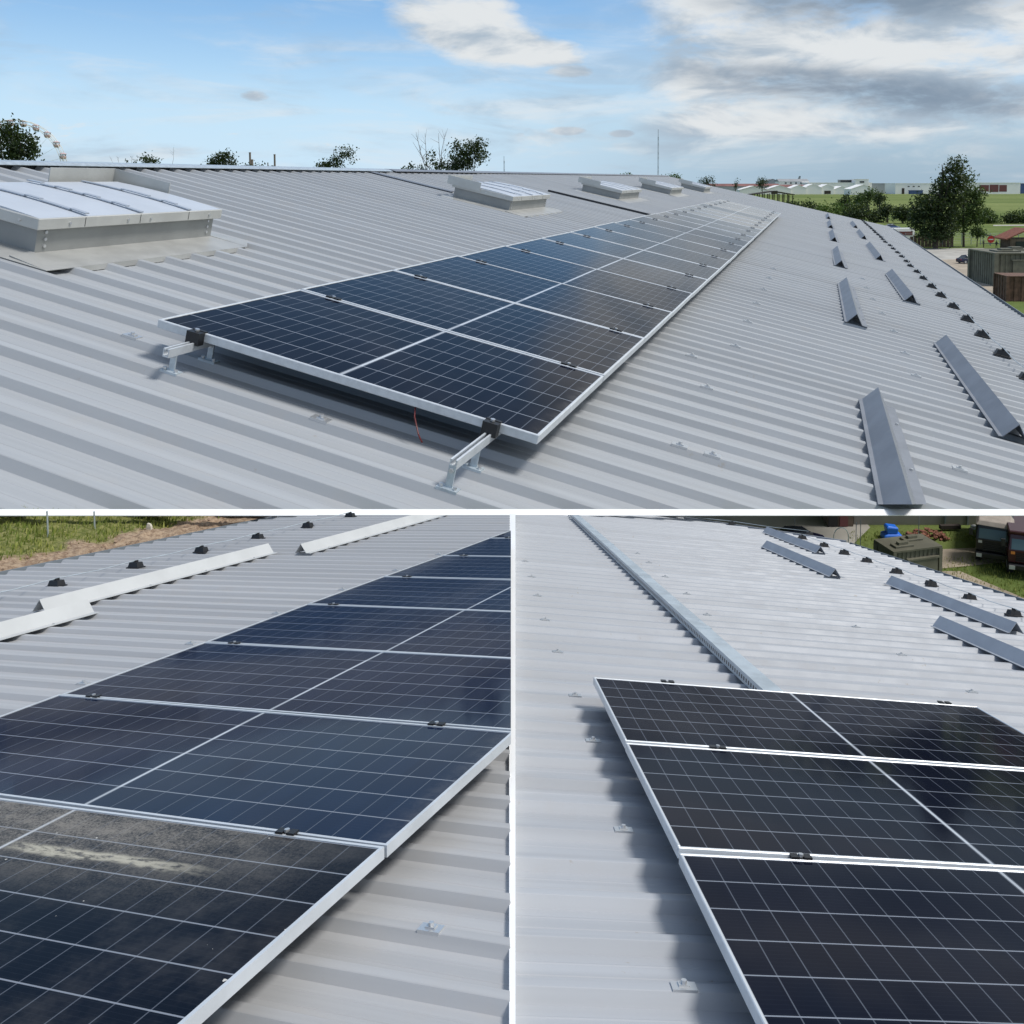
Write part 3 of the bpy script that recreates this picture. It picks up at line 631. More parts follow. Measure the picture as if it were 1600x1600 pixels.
place_brackets(BRF, SR, PR, V0R, pr, 'small bright fixing bracket screwed to a rib of the lower right roof', 'fixing brackets on the lower right roof')

# ------------------------------------------------------------------ galvanised cable tray
def tray():
    o = empty('cable_tray', BRF, 'galvanised perforated cable tray running up the lower right roof from the panels', 'cable tray')
    z0, h, w, u = .135 * PR, .032, .033, .60
    cl = [(a, b, True) for a, b, c in [plane(BRF, N_LOW, False, True)]]
    MB().prism([(u - w, z0 + h), (u + w, z0 + h), (u + w, z0 + h + .004), (u - w, z0 + h + .004)], 'y', .75, 7.4).build('cover', 'galv', o, clips=cl)
    m = bpy.data.materials.new('perforated_galvanised'); m.use_nodes = True; t = NT(m.node_tree); b = t.n['Principled BSDF']
    x, y, z = t.xyz(t.obj())
    fy = t.math('ABSOLUTE', t.math('SUBTRACT', t.math('FRACT', t.math('MULTIPLY', y, 1 / .026)), .5))
    slot = t.math('MULTIPLY', t.math('LESS_THAN', fy, .27), t.math('LESS_THAN', t.math('ABSOLUTE', t.math('SUBTRACT', z, z0 + h * .5)), h * .2))
    t.put(b.inputs['Base Color'], t.mix(slot, (.48, .54, .58), (.03, .03, .035))); b.inputs['Roughness'].default_value = .42
    t.put(b.inputs['Metallic'], t.ramp(slot, 0, 1, .45, 0))
    MB().box((u - w + .001, .75, z0 + .001), (u - w + .005, 7.4, z0 + h)).box((u + w - .005, .75, z0 + .001), (u + w - .001, 7.4, z0 + h)).build('tray_body', m, o, clips=cl)
    for v in (2.1, 3.35, 4.6, 5.85): MB().box((u - w - .002, v, z0 + h + .0035), (u + w + .002, v + .06, z0 + h + .0065)).build('joint_plate', 'galv', o)
tray()

# ------------------------------------------------------------------ roof skylights
def skylight(uf, va, vb, label, far=False):
    o = empty('roof_skylight', TOP @ T((uf, va, 0)), label, 'skylight', 'skylights in the large roof')
    V = vb - va; D = 2.3; z1, z2 = 0.50, 0.70
    MB().box((-D, 0, -.05), (0, V, z1)).build('curb', 'curb', o)
    f = MB()      # flashing skirt with tabs folded down between the ribs
    f.add([(0.002, -.45, .125), (.78, -.55, .095), (.78, V + .10, .095), (.002, V + .05, .125)], [(0, 1, 2, 3)])
    f.add([(-D - .3, -.55, .095), (.78, -.55, .095), (.0, -.0, .135), (-D - .3, 0, .135)], [(0, 1, 2, 3)])
    f.add([(-D - .3, V, .135), (0, V, .135), (.78, V + .10, .095), (.5, V + .5, .095), (-D - .3, V + .5, .095)], [(0, 1, 2, 3, 4)])
    f.build('flashing', 'flash', o, solid=.012, up=True)
    tb = MB(); k = math.ceil((va - .5 - V0T) / PT)
    while V0T + (k + 1) * PT < vb + .1:
        a, b = V0T + (k + .40) * PT - va, V0T + (k + 1.0) * PT - va
        a -= .04 * PT; tb.add([(.781, a - .08, .094), (.781, b + .07, .094), (.80, b, .012), (.80, a, .012)], [(0, 1, 2, 3)]); k += 1
    tb.build('flashing_tab', 'flash', o, solid=.01, up=True)
    e = .10
    l = MB().box((-D - e, -e, z1 + .001), (e, V + e, z2 - .02)); lid = l.build('lid', 'lidmetal', o, bevel=.01)
    n = 8; g = MB(); rows = []
    for i in range(n + 1):
        x = -D - e + .03 + (D + 2 * e - .06) * i / n; zz = z2 - .019 + .035 * math.sin(math.pi * i / n) ** .8
        rows.append((x, zz))
    poly = rows + [(rows[-1][0], z2 - .02), (rows[0][0], z2 - .02)]
    g.prism([(x, z) for x, z in rows] + [(rows[-1][0], z2 - .0195), (rows[0][0], z2 - .0195)], 'y', -e + .03, V + e - .03)
    g.build('glazing', 'poly', lid)
    for fr in (.205, .50, .80):
        y = V * fr; p = [Vector((x, y, z + .032)) for x, z in rows]
        b = MB()
        for q0, q1 in zip(p[:-1], p[1:]):
            b.add([q0 + Vector((0, -.045, 0)), q1 + Vector((0, -.045, 0)), q1 + Vector((0, .045, 0)), q0 + Vector((0, .045, 0))], [(0, 1, 2, 3)])
        b.build('glazing_bar', 'bar', lid, solid=.02, up=True)
        MB().box((e, y - .05, z1 + .02), (e + .004, y - .04, z2 - .03)).build('lid_joint', 'darkrecess', lid)
    w = MB(); h0, h1 = z2 - .02, z2 + .21      # wind deflector around the back half
    if far:
        w.box((-D - .30, V * .66, h0 - .1), (-D - .28, V + .22, h1)); w.box((-D - .28, V + .20, h0 - .1), (-D + 1.05, V + .22, h1))
    else:
        w.box((-D - .30, -.14, h0 - .1), (-D - .28, V * .5, h1)); w.box((-D - .28, -.14, h0 - .1), (-D + 1.05, -.12, h1))
    w.build('wind_deflector', 'lidmetal', o)
    for y in (.16, V - .16):
        for z in (.22, .33, .44): MB().tube([(0, y, z), (.02, y, z)], .028, 8).build('bolt', 'steel', o)
    for y in (V * .12, V * .42, V * .55, V * .93): MB().tube([(e, y, z1 + .09), (e + .02, y, z1 + .09)], .022, 8).build('bolt', 'steel', lid)
    for x in (-.25, -1.0, -1.7): MB().tube([(x, -e - .02, z1 + .09), (x, -e, z1 + .09)], .022, 8).build('bolt', 'steel', lid)
    return o
skylight(-4.06, 2.28, 6.45, 'large opal skylight on a grey metal curb at the left edge, nearest of the row', True)
skylight(-3.75, 23.5, 28.2, 'opal roof skylight beside the solar panels, second of the row')
skylight(-3.7, 42.9, 48.8, 'opal roof skylight, middle one of the row')
skylight(-3.6, 61.0, 67.1, 'opal roof skylight, fourth of the row')
skylight(-3.2, 79.4, 84.5, 'farthest opal roof skylight of the row, before the distant red roofs')


# ------------------------------------------------------------------ ground
ZG = -18.0
_c, _s = math.cos(R(PITCH)), math.sin(R(PITCH))
def sight(px, py, Y):
    """world point at distance Y along the direction measured in the photograph"""
    a, b = (px - CX) / F_PX, (py - CY) / F_PX
    d = Vector((a, _c - b * _s, -_s - b * _c)); return d * (Y / d.y)
def onground(px, py, z=ZG):
    a, b = (px - CX) / F_PX, (py - CY) / F_PX
    d = Vector((a, _c - b * _s, -_s - b * _c)); return d * (z / d.z)
def field_mat():
    m = bpy.data.materials.new('meadow'); m.use_nodes = True; t = NT(m.node_tree); b = t.n['Principled BSDF']
    o = t.obj()
    n1 = t.noise(t.scale(o, (0.0022, 0.009, 1)), 1.0, 6, 0.62); n2 = t.noise(o, 0.15, 6, 0.7); n3 = t.noise(o, 1.3, 5, .7)
    c = t.mix(t.ramp(n1, 0.36, 0.64), (0.115, 0.160, 0.042), (0.215, 0.250, 0.085))
    c = t.mix(t.math('MULTIPLY', t.ramp(n2, 0.42, 0.70), 0.5), c, (0.055, 0.095, 0.022))
    c = t.mix(t.math('MULTIPLY', t.ramp(n3, 0.40, 0.66), 0.35), c, (0.13, 0.15, 0.055))
    t.put(b.inputs['Base Color'], c); b.inputs['Roughness'].default_value = 0.95; b.inputs['Specular IOR Level'].default_value = 0.1
    bn = t.node('ShaderNodeBump'); bn.inputs['Strength'].default_value = 0.6; bn.inputs['Distance'].default_value = 0.3
    t.put(bn.inputs['Height'], n3); t.l.new(bn.outputs[0], b.inputs['Normal'])
    return m
M['field'] = field_mat()
g = MB(); k = 9000.0
g.add([(-k, -300, ZG), (k, -300, ZG), (k, 16000, ZG), (-k, 16000, ZG)], [(0, 1, 2, 3)])
tag(g.build('ground', 'field'), 'flat green fields around the halls', None, None, 'structure')
def sheet(name, m, pts, lift, label):
    mb = MB().add([(p[0], p[1], ZG + lift) for p in pts], [tuple(range(len(pts)))])
    return tag(mb.build(name, m), label, None, None, 'structure')
G = lambda *a: tuple(onground(*a)[:2])
sheet('yard', 'sand', [G(1440, 403), G(1534, 403), G(1600, 420), G(1640, 462), G(1570, 462), G(1440, 440)], .02, 'sandy yard beside the hall')
sheet('pavement', 'concrete', [G(1400, 389), G(1536, 388), G(1580, 396), G(1580, 404), G(1400, 407)], .03, 'concrete pavement in front of the boundary fence')
sheet('path', 'concrete', [G(1552, 351.4), G(1640, 351.0), G(1640, 352.6), G(1552, 353.0)], .03, 'pale path in the field')
sheet('yard', 'concrete', [(0, 44.2), (13.2, 44.2), (15.0, 46.8), (15.0, 60), (0, 60)], .02, 'concrete yard below the lower right roof')
sheet('track', 'sand', [G(1440, 860), G(1560, 855), G(1640, 860), G(1640, 878), G(1560, 880), G(1440, 892)], .02, 'sandy track between two strips of grass')
sheet('path', 'sand', [G(1470, 893), G(1500, 893), G(1640, 952), G(1640, 966), G(1560, 950)], .02, 'narrow bare strip along the eave')

# clay bank beyond the left eave: own frame, a along the eave, b away from it
from mathutils import noise as mnoise
nb = Vector((0.133, 0.149, 0.98)).normalized(); ea = Vector((0.3255, 0.9225, -0.2076)); ea = (ea - nb * ea.dot(nb)).normalized(); ob = nb.cross(ea)
BK = frame((-3.5159 * .985, 5.3284 * .985, -2.3961 * .985 - .03), ea, ob, nb)
def bank_h(a, b):
    p = Vector((a * 2.2, b * 2.2, 0))
    h = 0.030 * mnoise.fractal(p * 2.2, 1.0, 2.0, 5) + 0.018 * abs(mnoise.noise(p * 9))
    k = max(0.0, min(1.0, (b - .02) / .25))
    return h * k - 0.012 - (0.06 * (b - 3) ** 2 if b > 3 else 0) - 0.25 * max(0, -a - 1.2)
def bank_mat():
    m = bpy.data.materials.new('clay_and_turf'); m.use_nodes = True; t = NT(m.node_tree); b = t.n['Principled BSDF']
    o = t.obj(); x, y, z = t.xyz(o)
    n1 = t.noise(o, 3.0, 5, .6); n2 = t.noise(o, 26.0, 5, .7); n3 = t.noise(o, 90.0, 3, .7)
    clay = t.mix(t.ramp(n2, .35, .65), (.20, .135, .09), (.40, .30, .21)); clay = t.mix(t.math('MULTIPLY', t.ramp(n3, .6, .7), .6), clay, (.52, .44, .35))
    turf = t.mix(t.ramp(n2, .35, .65), (.10, .12, .03), (.24, .23, .09))
    e = t.ramp(t.math('ADD', y, t.math('MULTIPLY', t.math('SUBTRACT', n1, .5), .5)), .40, .52)
    pale = t.math('MULTIPLY', t.ramp(x, 1.1, .5), t.ramp(y, .9, 1.15))
    c = t.mix(e, clay, turf); c = t.mix(t.math('MULTIPLY', pale, t.ramp(n1, .4, .55)), c, (.42, .36, .26))
    t.put(b.inputs['Base Color'], c); b.inputs['Roughness'].default_value = .95; b.inputs['Specular IOR Level'].default_value = .1
    bn = t.node('ShaderNodeBump'); bn.inputs['Strength'].default_value = .8; bn.inputs['Distance'].default_value = .015
    t.put(bn.inputs['Height'], n2); t.l.new(bn.outputs[0], b.inputs['Normal'])
    return m
NA, NB = 170, 120
mb = MB(); V = []
for i in range(NA):
    for j in range(NB):
        a = -2.2 + 6.6 * i / (NA - 1); b = .085 + 5.0 * (j / (NB - 1)) ** 1.5
        V.append((a, b, bank_h(a, b)))
mb.add(V, [(i * NB + j, i * NB + j + 1, (i + 1) * NB + j + 1, (i + 1) * NB + j) for i in range(NA - 1) for j in range(NB - 1)])
bank = mb.build('bank_terrain', bank_mat(), None, BK, solid=.4)
tag(bank, 'clay bank with turf along the left eave', None, None, 'structure')
rng = np.random.default_rng(3)
mb = MB(); cnt = 0
while cnt < 8200:
    a = rng.uniform(-1.0, 3.2); b = rng.uniform(.30, 1.9)
    e = b + (mnoise.noise(Vector((a * 2.4, b * 2.4, 5))) * .16)
    if e < .43: continue
    dens = mnoise.noise(Vector((a * 3, b * 3, 9)))
    if dens < rng.uniform(-.75, .1): continue
    h = rng.uniform(.018, .05) * (1.15 if dens > .2 else .8); w = rng.uniform(.003, .007); an = rng.uniform(0, 6.28); le = rng.uniform(-.6, .6)
    z = bank_h(a, b); dx, dy = math.cos(an) * w, math.sin(an) * w; ox, oy = -dy / w * le * h, dx / w * le * h
    mb.add([(a - dx, b - dy, z - .003), (a + dx, b + dy, z - .003), (a + ox * .5 + dx * .6, b + oy * .5 + dy * .6, z + h * .62), (a + ox, b + oy, z + h), (a + ox * .5 - dx * .6, b + oy * .5 - dy * .6, z + h * .62)], [(0, 1, 2, 3, 4)])
    cnt += 1
tag(mb.build('grass', 'grassblade', None, BK), 'rough grass and weeds on top of the clay bank', None, None, 'stuff')
mb = MB()
for i in range(260):
    a = rng.uniform(-1, 3.4); b = rng.uniform(.1, .5); s = rng.uniform(.006, .02); z = bank_h(a, b)
    q = [(a + s * rng.uniform(.6, 1.2) * x, b + s * rng.uniform(.6, 1.2) * y, z + s * rng.uniform(.4, .8) * zz) for x, y, zz in ((1, 0, 0), (0, 1, 0), (-1, 0, 0), (0, -1, 0), (.2, .1, 1), (0, 0, -1))]
    mb.add(q, [(0, 1, 4), (1, 2, 4), (2, 3, 4), (3, 0, 4), (1, 0, 5), (2, 1, 5), (3, 2, 5), (0, 3, 5)])
tag(mb.build('rubble', 'dirtm', None, BK), 'loose clods of clay along the left eave', None, None, 'stuff')
for k, (p, h, l) in enumerate((((-3.835, 6.362, -2.53), .205, 'grey metal stake in the grass bank, nearest the left edge'), ((-3.69, 6.709, -2.60), .145, 'grey metal stake in the grass bank, middle of three'),
                          ((-3.606, 7.14, -2.69), .075, 'grey metal stake in the grass bank, farthest and shortest'))):
    s = tag(MB().tube([p, (p[0], p[1], p[2] + h)], .006, 6).build('metal_stake', 'galv'), l, 'stake', 'stakes on the grass bank')
s = MB().loft([[(-.022, -.015, -.02), (.022, -.016, -.02), (.020, .014, -.02), (-.018, .016, -.02)], [(-.024, -.013, .03), (.019, -.015, .035), (.018, .012, .03), (-.02, .013, .03)], [(-.016, -.008, .062), (.010, -.010, .055), (.012, .008, .05), (-.012, .009, .058)]])
tag(s.build('stone', 'stone', None, T((-3.345, 6.85, -2.655)), bevel=.006, seg=2), 'pale upright stone at the edge of the clay bank', 'stone')

# ------------------------------------------------------------------ trees
def leaves_mesh(blobs, n, size, rng):
    """leaf quads in clumps spread through ellipsoids (x,y,z,rx,ry,rz)"""
    w = np.array([b[3] * b[4] * b[5] for b in blobs]) ** .75; w /= w.sum(); V = []; Fc = []
    per = 14
    for c in range(max(1, n // per)):
        b = blobs[rng.choice(len(blobs), p=w)]
        d = rng.normal(size=3); d /= np.linalg.norm(d); r = rng.uniform(.25, 1.0) ** .45
        ctr = np.array(b[:3]) + d * r * np.array(b[3:6]); cs = size * rng.uniform(1.2, 2.6)
        for k in range(per):
            p = ctr + rng.normal(size=3) * cs * .75
            u = rng.normal(size=3); u /= np.linalg.norm(u); v = np.cross(u, rng.normal(size=3)); v /= np.linalg.norm(v)
            s = size * rng.uniform(.5, 1.15); o = len(V)
            V += [tuple(p - u * s), tuple(p + v * s * .5), tuple(p + u * s), tuple(p - v * s * .5)]; Fc.append((o, o + 1, o + 2, o + 3))
    return MB().add(V, Fc)
def tree(name, label, base, blobs, n, size, leaf, tr, group=None, seed=1, cat='tree', limbs=6, bare=()):
    """blobs are relative to the base; tr = trunk radius"""
    rg = np.random.default_rng(seed)
    o = empty(name, T(base), label, cat, group)
    top = max(b[2] for b in blobs); m = MB()
    bl0 = sorted(blobs, key=lambda b: -b[3] * b[4] * b[5])[0]
    pts = [(0, 0, -.3)] + [(bl0[0] * f * .8 + rg.normal() * tr * .6, bl0[1] * f * .8, top * f) for f in (.3, .6, .85, 1.0)]
    m.tube(pts, [tr * 1.2, tr, tr * .7, tr * .4, tr * .15], 7)
    for k in range(limbs):
        b = blobs[k % len(blobs)]; f = rg.uniform(.35, .8); st = Vector((bl0[0] * f * .8, bl0[1] * f * .8, top * f * .85))
        en = Vector((b[0] + rg.uniform(-.6, .6) * b[3], b[1] + rg.uniform(-.6, .6) * b[4], b[2] + rg.uniform(-.3, .7) * b[5])); md = st.lerp(en, .5) + Vector((0, 0, -.04 * top))
        m.tube([st, md, en], [tr * .45, tr * .28, tr * .08], 5)
    m.build('trunk', 'bark', o)
    if bare:
        q = MB()
        for (x, y, z, x2, y2, z2) in bare:
            a, b = Vector((x, y, z)), Vector((x2, y2, z2)); mid = a.lerp(b, .5) + Vector((rg.normal() * .1, 0, 0)) * (z2 - z) * .3
            q.tube([a, mid, b], [tr * .30, tr * .2, tr * .07], 5)
            for k in range(5):
                s = a.lerp(b, rg.uniform(.35, .9)); e = s + Vector((rg.uniform(-.22, .22), rg.uniform(-.1, .1), rg.uniform(.1, .3))) * (z2 - z)
                q.tube([s, e], [tr * .12, tr * .04], 4)
        q.build('bare_branches', 'deadwood', o)
    leaves_mesh(blobs, int(n * 1.15), size * .92, rg).build('crown', leaf, o)
    return o
def ptree(name, label, px, D, crown, n, lpx, leaf, group=None, seed=1, trunk_px=2.0, cat='tree', limbs=6, bare_px=(), dm=.6, zb=ZG):
    """crown blobs given as (x, y, rx, ry) read from the photograph at distance D"""
    b0 = sight(px, 300, D); base = Vector((b0.x, D, zb)); u = D / F_PX; bl = []
    for x, y, rx, ry in crown:
        p = sight(x, y, D); bl.append((p.x - base.x, 0, p.z - base.z, rx * u, min(rx, ry) * u * (1 + dm) * .7, ry * u))
        if rx > 8:
            bl.append((p.x - base.x, rx * u * .5, p.z - base.z - ry * u * .1, rx * u * .8, rx * u * .5, ry * u * .8)); bl.append((p.x - base.x, -rx * u * .4, p.z - base.z - ry * u * .15, rx * u * .7, rx * u * .5, ry * u * .75))
    bare = []
    for x, y, x2, y2 in bare_px:
        p, q = sight(x, y, D), sight(x2, y2, D); bare.append((p.x - base.x, 0, p.z - base.z, q.x - base.x, 0, q.z - base.z))
    return tree(name, label, base, bl, n, lpx * u, leaf, trunk_px * u, group, seed, cat, limbs, bare)
TB = 'trees and bushes showing above the ridge'
ptree('leafy_tree', 'dark leafy tree at the left edge in front of the ferris wheel', 12, 75, [(2, 222, 30, 34), (30, 226, 22, 24), (48, 214, 10, 12), (14, 204, 16, 12), (28, 246, 24, 10), (46, 236, 11, 10)], 3000, 3.4, 'leafdark', TB, 2, 3)
ptree('low_bush', 'sparse low bush with thin twigs above the ridge, right of the ferris wheel', 222, 80, [(196, 257, 5, 5), (212, 255, 8, 6), (232, 252, 12, 8), (246, 255, 7, 7)], 420, 2.6, 'leafdark', TB, 3, 1, 'bush', 4, [(180, 262, 172, 246), (186, 262, 184, 244), (205, 262, 206, 243), (268, 264, 271, 230)])
ptree('leafy_tree', 'small round tree above the ridge left of the two chimneys', 346, 85, [(338, 252, 14, 12), (352, 246, 12, 9), (360, 258, 8, 7), (334, 262, 9, 8)], 1100, 2.7, 'leafdark', TB, 4, 1.6)
ptree('low_bush', 'low dark bush at the foot of the two chimneys', 400, 90, [(392, 264, 13, 6), (405, 266, 10, 5), (427, 266, 7, 5)], 700, 2.4, 'leafdark', TB, 5, 1, 'bush', 3)
ptree('leafy_tree', 'lopsided tree with a tall right shoot above the ridge, right of the chimneys', 522, 85, [(502, 261, 13, 7), (522, 256, 14, 10), (534, 240, 12, 9), (546, 244, 8, 9), (526, 264, 18, 7), (548, 234, 5, 4)], 1150, 2.6, 'leafdark', TB, 6, 1.6)
ptree('leafy_tree', 'large leaning leafy tree with bare dead branches beside it above the ridge', 700, 85, [(735, 240, 20, 20), (718, 250, 22, 20), (748, 226, 12, 12), (752, 244, 11, 12), (700, 262, 22, 12), (676, 252, 9, 16), (640, 264, 11, 6), (660, 268, 12, 8), (712, 228, 9, 8)], 2900, 2.8, 'leafdark', TB, 7, 2.4, 'tree', 8,
      [(668, 272, 650, 206), (668, 272, 664, 208), (690, 272, 685, 208), (690, 272, 696, 206), (676, 272, 645, 222)])
ptree('low_bush', 'small pale green bush beyond the ridge, left of the tall mast', 976, 170, [(968, 277, 9, 4), (980, 275, 8, 5), (988, 279, 7, 4)], 420, 2.0, 'leaflight', TB, 8, 1, 'bush', 3)
ptree('low_bush', 'light green bush beyond the ridge at the foot of the tall mast', 1048, 170, [(1042, 280, 11, 6), (1055, 278, 10, 6), (1064, 282, 8, 5), (1033, 283, 6, 4)], 620, 2.0, 'leaflight', TB, 9, 1, 'bush', 3)
for i, (x, y0) in enumerate(((1096, 275), (1102, 277), (1107, 275), (1113, 276))):
    ptree('poplar_tree', 'dark slim poplar in a tight far clump behind the last skylight', x, 1500, [(x, 283, 3.2, 8), (x, 290, 3.4, 8)], 260, 1.3, 'leafdark', 'far poplars', 20 + i, .5, 'tree', 3)
ptree('round_tree', 'dark round tree standing over the far red roofs', 1191, 1600, [(1191, 284, 9, 6), (1188, 289, 8, 5), (1194, 290, 8, 5)], 700, 1.3, 'leafdark', None, 25, .6)
ptree('conifer_tree', 'small pointed dark tree over the left end of the far red roofs', 1150, 1600, [(1150, 286, 2.6, 5), (1150, 291, 3.2, 4)], 200, 1.2, 'leafdark', None, 26, .5)
FB = 'bushes and trees along the field edge beyond the eave'
fb = [('low_bush', 'dark low bush below the pavilion at the far roof corner', 1250, 560, [(1240, 322, 18, 8), (1262, 323, 16, 8)], 900, 2.4, 'leafdark', 'bush'),
      ('low_bush', 'yellow-green bush behind the far roof corner', 1300, 500, [(1298, 326, 20, 10), (1318, 326, 16, 11), (1285, 330, 14, 8)], 1000, 2.5, 'leaflight', 'bush'),
      ('small_tree', 'dark small tree between pavilion and white tents, in front of the field', 1324, 620, [(1324, 312, 9, 7), (1319, 318, 9, 6)], 700, 2.2, 'leafdark', 'tree'),
      ('leafy_tree', 'broad mid green tree in front of the gabled white tent', 1358, 640, [(1350, 310, 14, 8), (1362, 305, 12, 8), (1340, 314, 9, 6)], 1300, 2.3, 'leafmid', 'tree'),
      ('small_tree', 'small dark tree right of the broad mid green tree', 1374, 600, [(1374, 310, 8, 7), (1370, 316, 6, 5)], 520, 2.2, 'leafdark', 'tree'),
      ('leafy_tree', 'big dark bush hanging over the far eave above the white van', 1345, 430, [(1338, 330, 20, 14), (1356, 336, 20, 15), (1372, 342, 14, 12), (1330, 340, 18, 12), (1382, 350, 9, 8)], 2200, 2.7, 'leafdark', 'bush'),
      ('small_tree', 'small round dark bush left of the lollipop tree', 1388, 430, [(1386, 326, 9, 7), (1380, 332, 8, 6)], 620, 2.4, 'leafdark', 'bush'),
      ('round_tree', 'dark round lollipop tree in the field left of the tall tree', 1412, 420, [(1410, 331, 13, 9), (1416, 336, 12, 8), (1403, 337, 8, 7)], 1300, 2.5, 'leafdark', 'tree'),
      ('leafy_tree', 'mid green bush right of the tall tree', 1545, 420, [(1540, 340, 18, 12), (1552, 344, 14, 10)], 1200, 2.5, 'leafmid', 'bush'),
      ('round_tree', 'dark round orchard tree near the right edge', 1580, 420, [(1578, 340, 12, 8), (1584, 343, 10, 7)], 900, 2.4, 'leafdark', 'tree'),
      ('round_tree', 'orchard tree cut by the right edge of the picture', 1600, 420, [(1600, 339, 10, 9), (1606, 342, 9, 7)], 800, 2.4, 'leafmid', 'tree')]
for i, (nm, l, px, D, cr, n, lp, lf, ct) in enumerate(fb): ptree(nm, l, px, D, cr, n, lp, lf, FB, 40 + i, 1.4, ct)
ptree('tall_tree', 'tall dark tree rising over the yard fence on the right', 1464, 255, [(1494, 257, 15, 11), (1490, 272, 20, 15), (1476, 290, 20, 16), (1450, 318, 26, 20), (1475, 325, 26, 26), (1448, 345, 26, 20), (1474, 352, 24, 22), (1492, 305, 20, 18), (1458, 366, 26, 12), (1438, 330, 14, 14), (1500, 288, 12, 12)], 9000, 2.9, 'leafdark', None, 60, 3.4, 'tree', 12)
ptree('leafy_tree', 'lighter tree with a slim trunk just right of the tall dark tree', 1508, 262, [(1520, 320, 20, 18), (1505, 330, 18, 22), (1528, 302, 15, 9), (1516, 278, 13, 9), (1500, 350, 17, 14), (1512, 300, 13, 12), (1536, 328, 9, 10), (1524, 340, 16, 12)], 3600, 2.7, 'leafmid', None, 61, 1.6, 'tree', 9)
ptree('sapling', 'thin sapling with a small crown right of the tall trees', 1529, 262, [(1529, 361, 10, 7), (1524, 366, 7, 5)], 480, 2.4, 'leafmid', None, 62, .7, 'tree', 3)

# ------------------------------------------------------------------ far things: ferris wheel, masts, chimneys, halls
def ferris():
    D = 420.0; u = D / F_PX; c = sight(26, 266, D); r = 78 * u
    o = empty('ferris_wheel', T(c), 'ferris wheel with pink gondolas behind the leafy tree at the left edge', 'ferris wheel')
    m = MB(); N = 40
    for k in (1.0, .93):
        for yy in (-1.0, 1.0): m.tube([(r * k * math.cos(2 * math.pi * i / N), yy, r * k * math.sin(2 * math.pi * i / N)) for i in range(N + 1)], .15, 4, False)
    m.build('rim', 'wheelwhite', o)
    m = MB()
    for i in range(24):
        a = 2 * math.pi * i / 24; m.tube([(0, 0, 0), (r * math.cos(a), 0, r * math.sin(a))], .045, 4)
    m.build('spokes', 'wheelwhite', o)
    m = MB().tube([(0, -2, 0), (0, 2, 0)], 1.2, 10)
    m.build('hub', 'wheelwhite', o)
    m = MB(); b = ZG - c.z
    for yy in (-2.2, 2.2):
        for xx in (-9, 9): m.tube([(0, yy, 0), (xx, yy * 1.5, b)], .5, 6)
    m.build('support', 'wheelwhite', o)
    for i in range(24):
        a = 2 * math.pi * (i + .35) / 24; x, z = r * math.cos(a), r * math.sin(a)
        if z < -6: continue
        g = MB()
        ring = lambda w, zz: [(x + w * math.cos(t * math.pi / 4), w * math.sin(t * math.pi / 4), z + zz) for t in range(8)]
        g.loft([ring(.9, -2.9), ring(1.35, -2.2), ring(1.45, -1.5)]); g.loft([ring(1.7, -.55), ring(1.2, -.25), ring(.3, .1)])
        for t in range(4):
            q = math.pi / 4 + t * math.pi / 2; g.tube([(x + 1.1 * math.cos(q), 1.1 * math.sin(q), z - 1.7), (x + 1.1 * math.cos(q), 1.1 * math.sin(q), z - .5)], .14, 4)
        gd = g.build('gondola', 'pinkwhite', o)
        MB().loft([ring(1.66, -.62), ring(1.66, -.5)]).build('gondola_roof', 'roofgrey', gd)
ferris()
def chimney(px, ytop, w, D, label):
    p = sight(px, ytop, D); u = D / F_PX; rr = w * u / 2; z0 = ZG
    o = empty('brick_chimney', T((p.x, D, z0)), label, 'chimney', 'brick chimneys beyond the ridge'); h = p.z - z0
    MB().tube([(0, 0, 0), (0, 0, h * .5), (0, 0, h - rr)], [rr * 1.35, rr * 1.1, rr], 10).build('shaft', 'chim', o)
    MB().tube([(0, 0, h - rr), (0, 0, h)], [rr * 1.15, rr * 1.15], 10).build('collar', 'chim', o)
chimney(390.5, 238, 3, 700, 'tall thin brick chimney, left one, above the low bush')
chimney(393.5, 249, 4, 720, 'short stout brick chimney close beside the tall left one')
chimney(429, 241, 2.8, 700, 'tall thin dark chimney, right one of the group')
chimney(418.5, 254, 1.6, 690, 'small slender pale pipe between the chimneys')
def mast(px, ytop, D, label, r):
    p = sight(px, ytop, D); h = p.z - ZG; o = empty('radio_mast', T((p.x, D, ZG)), label, 'mast')
    m = MB()
    for k in range(3):
        a = k * 2.094; m.tube([(r * math.cos(a), r * math.sin(a), 0), (r * .7 * math.cos(a), r * .7 * math.sin(a), h * .93)], r * .3, 4)
    n = int(h / 1.6)
    for i in range(n):
        z = h * .93 * i / n; a = i * 2.094; b = a + 2.094; m.tube([(r * .85 * math.cos(a), r * .85 * math.sin(a), z), (r * .85 * math.cos(b), r * .85 * math.sin(b), z + 1.6)], r * .16, 4)
    m.build('lattice', 'gutter', o); MB().tube([(0, 0, h * .92), (0, 0, h)], r * .35, 5).build('antenna', 'gutter', o)
mast(1028.5, 202, 300, 'tall thin radio mast standing beyond the ridge and skylights', .22)
mast(787.5, 244, 400, 'short far radio mast beyond the ridge, above the second skylight', .28)

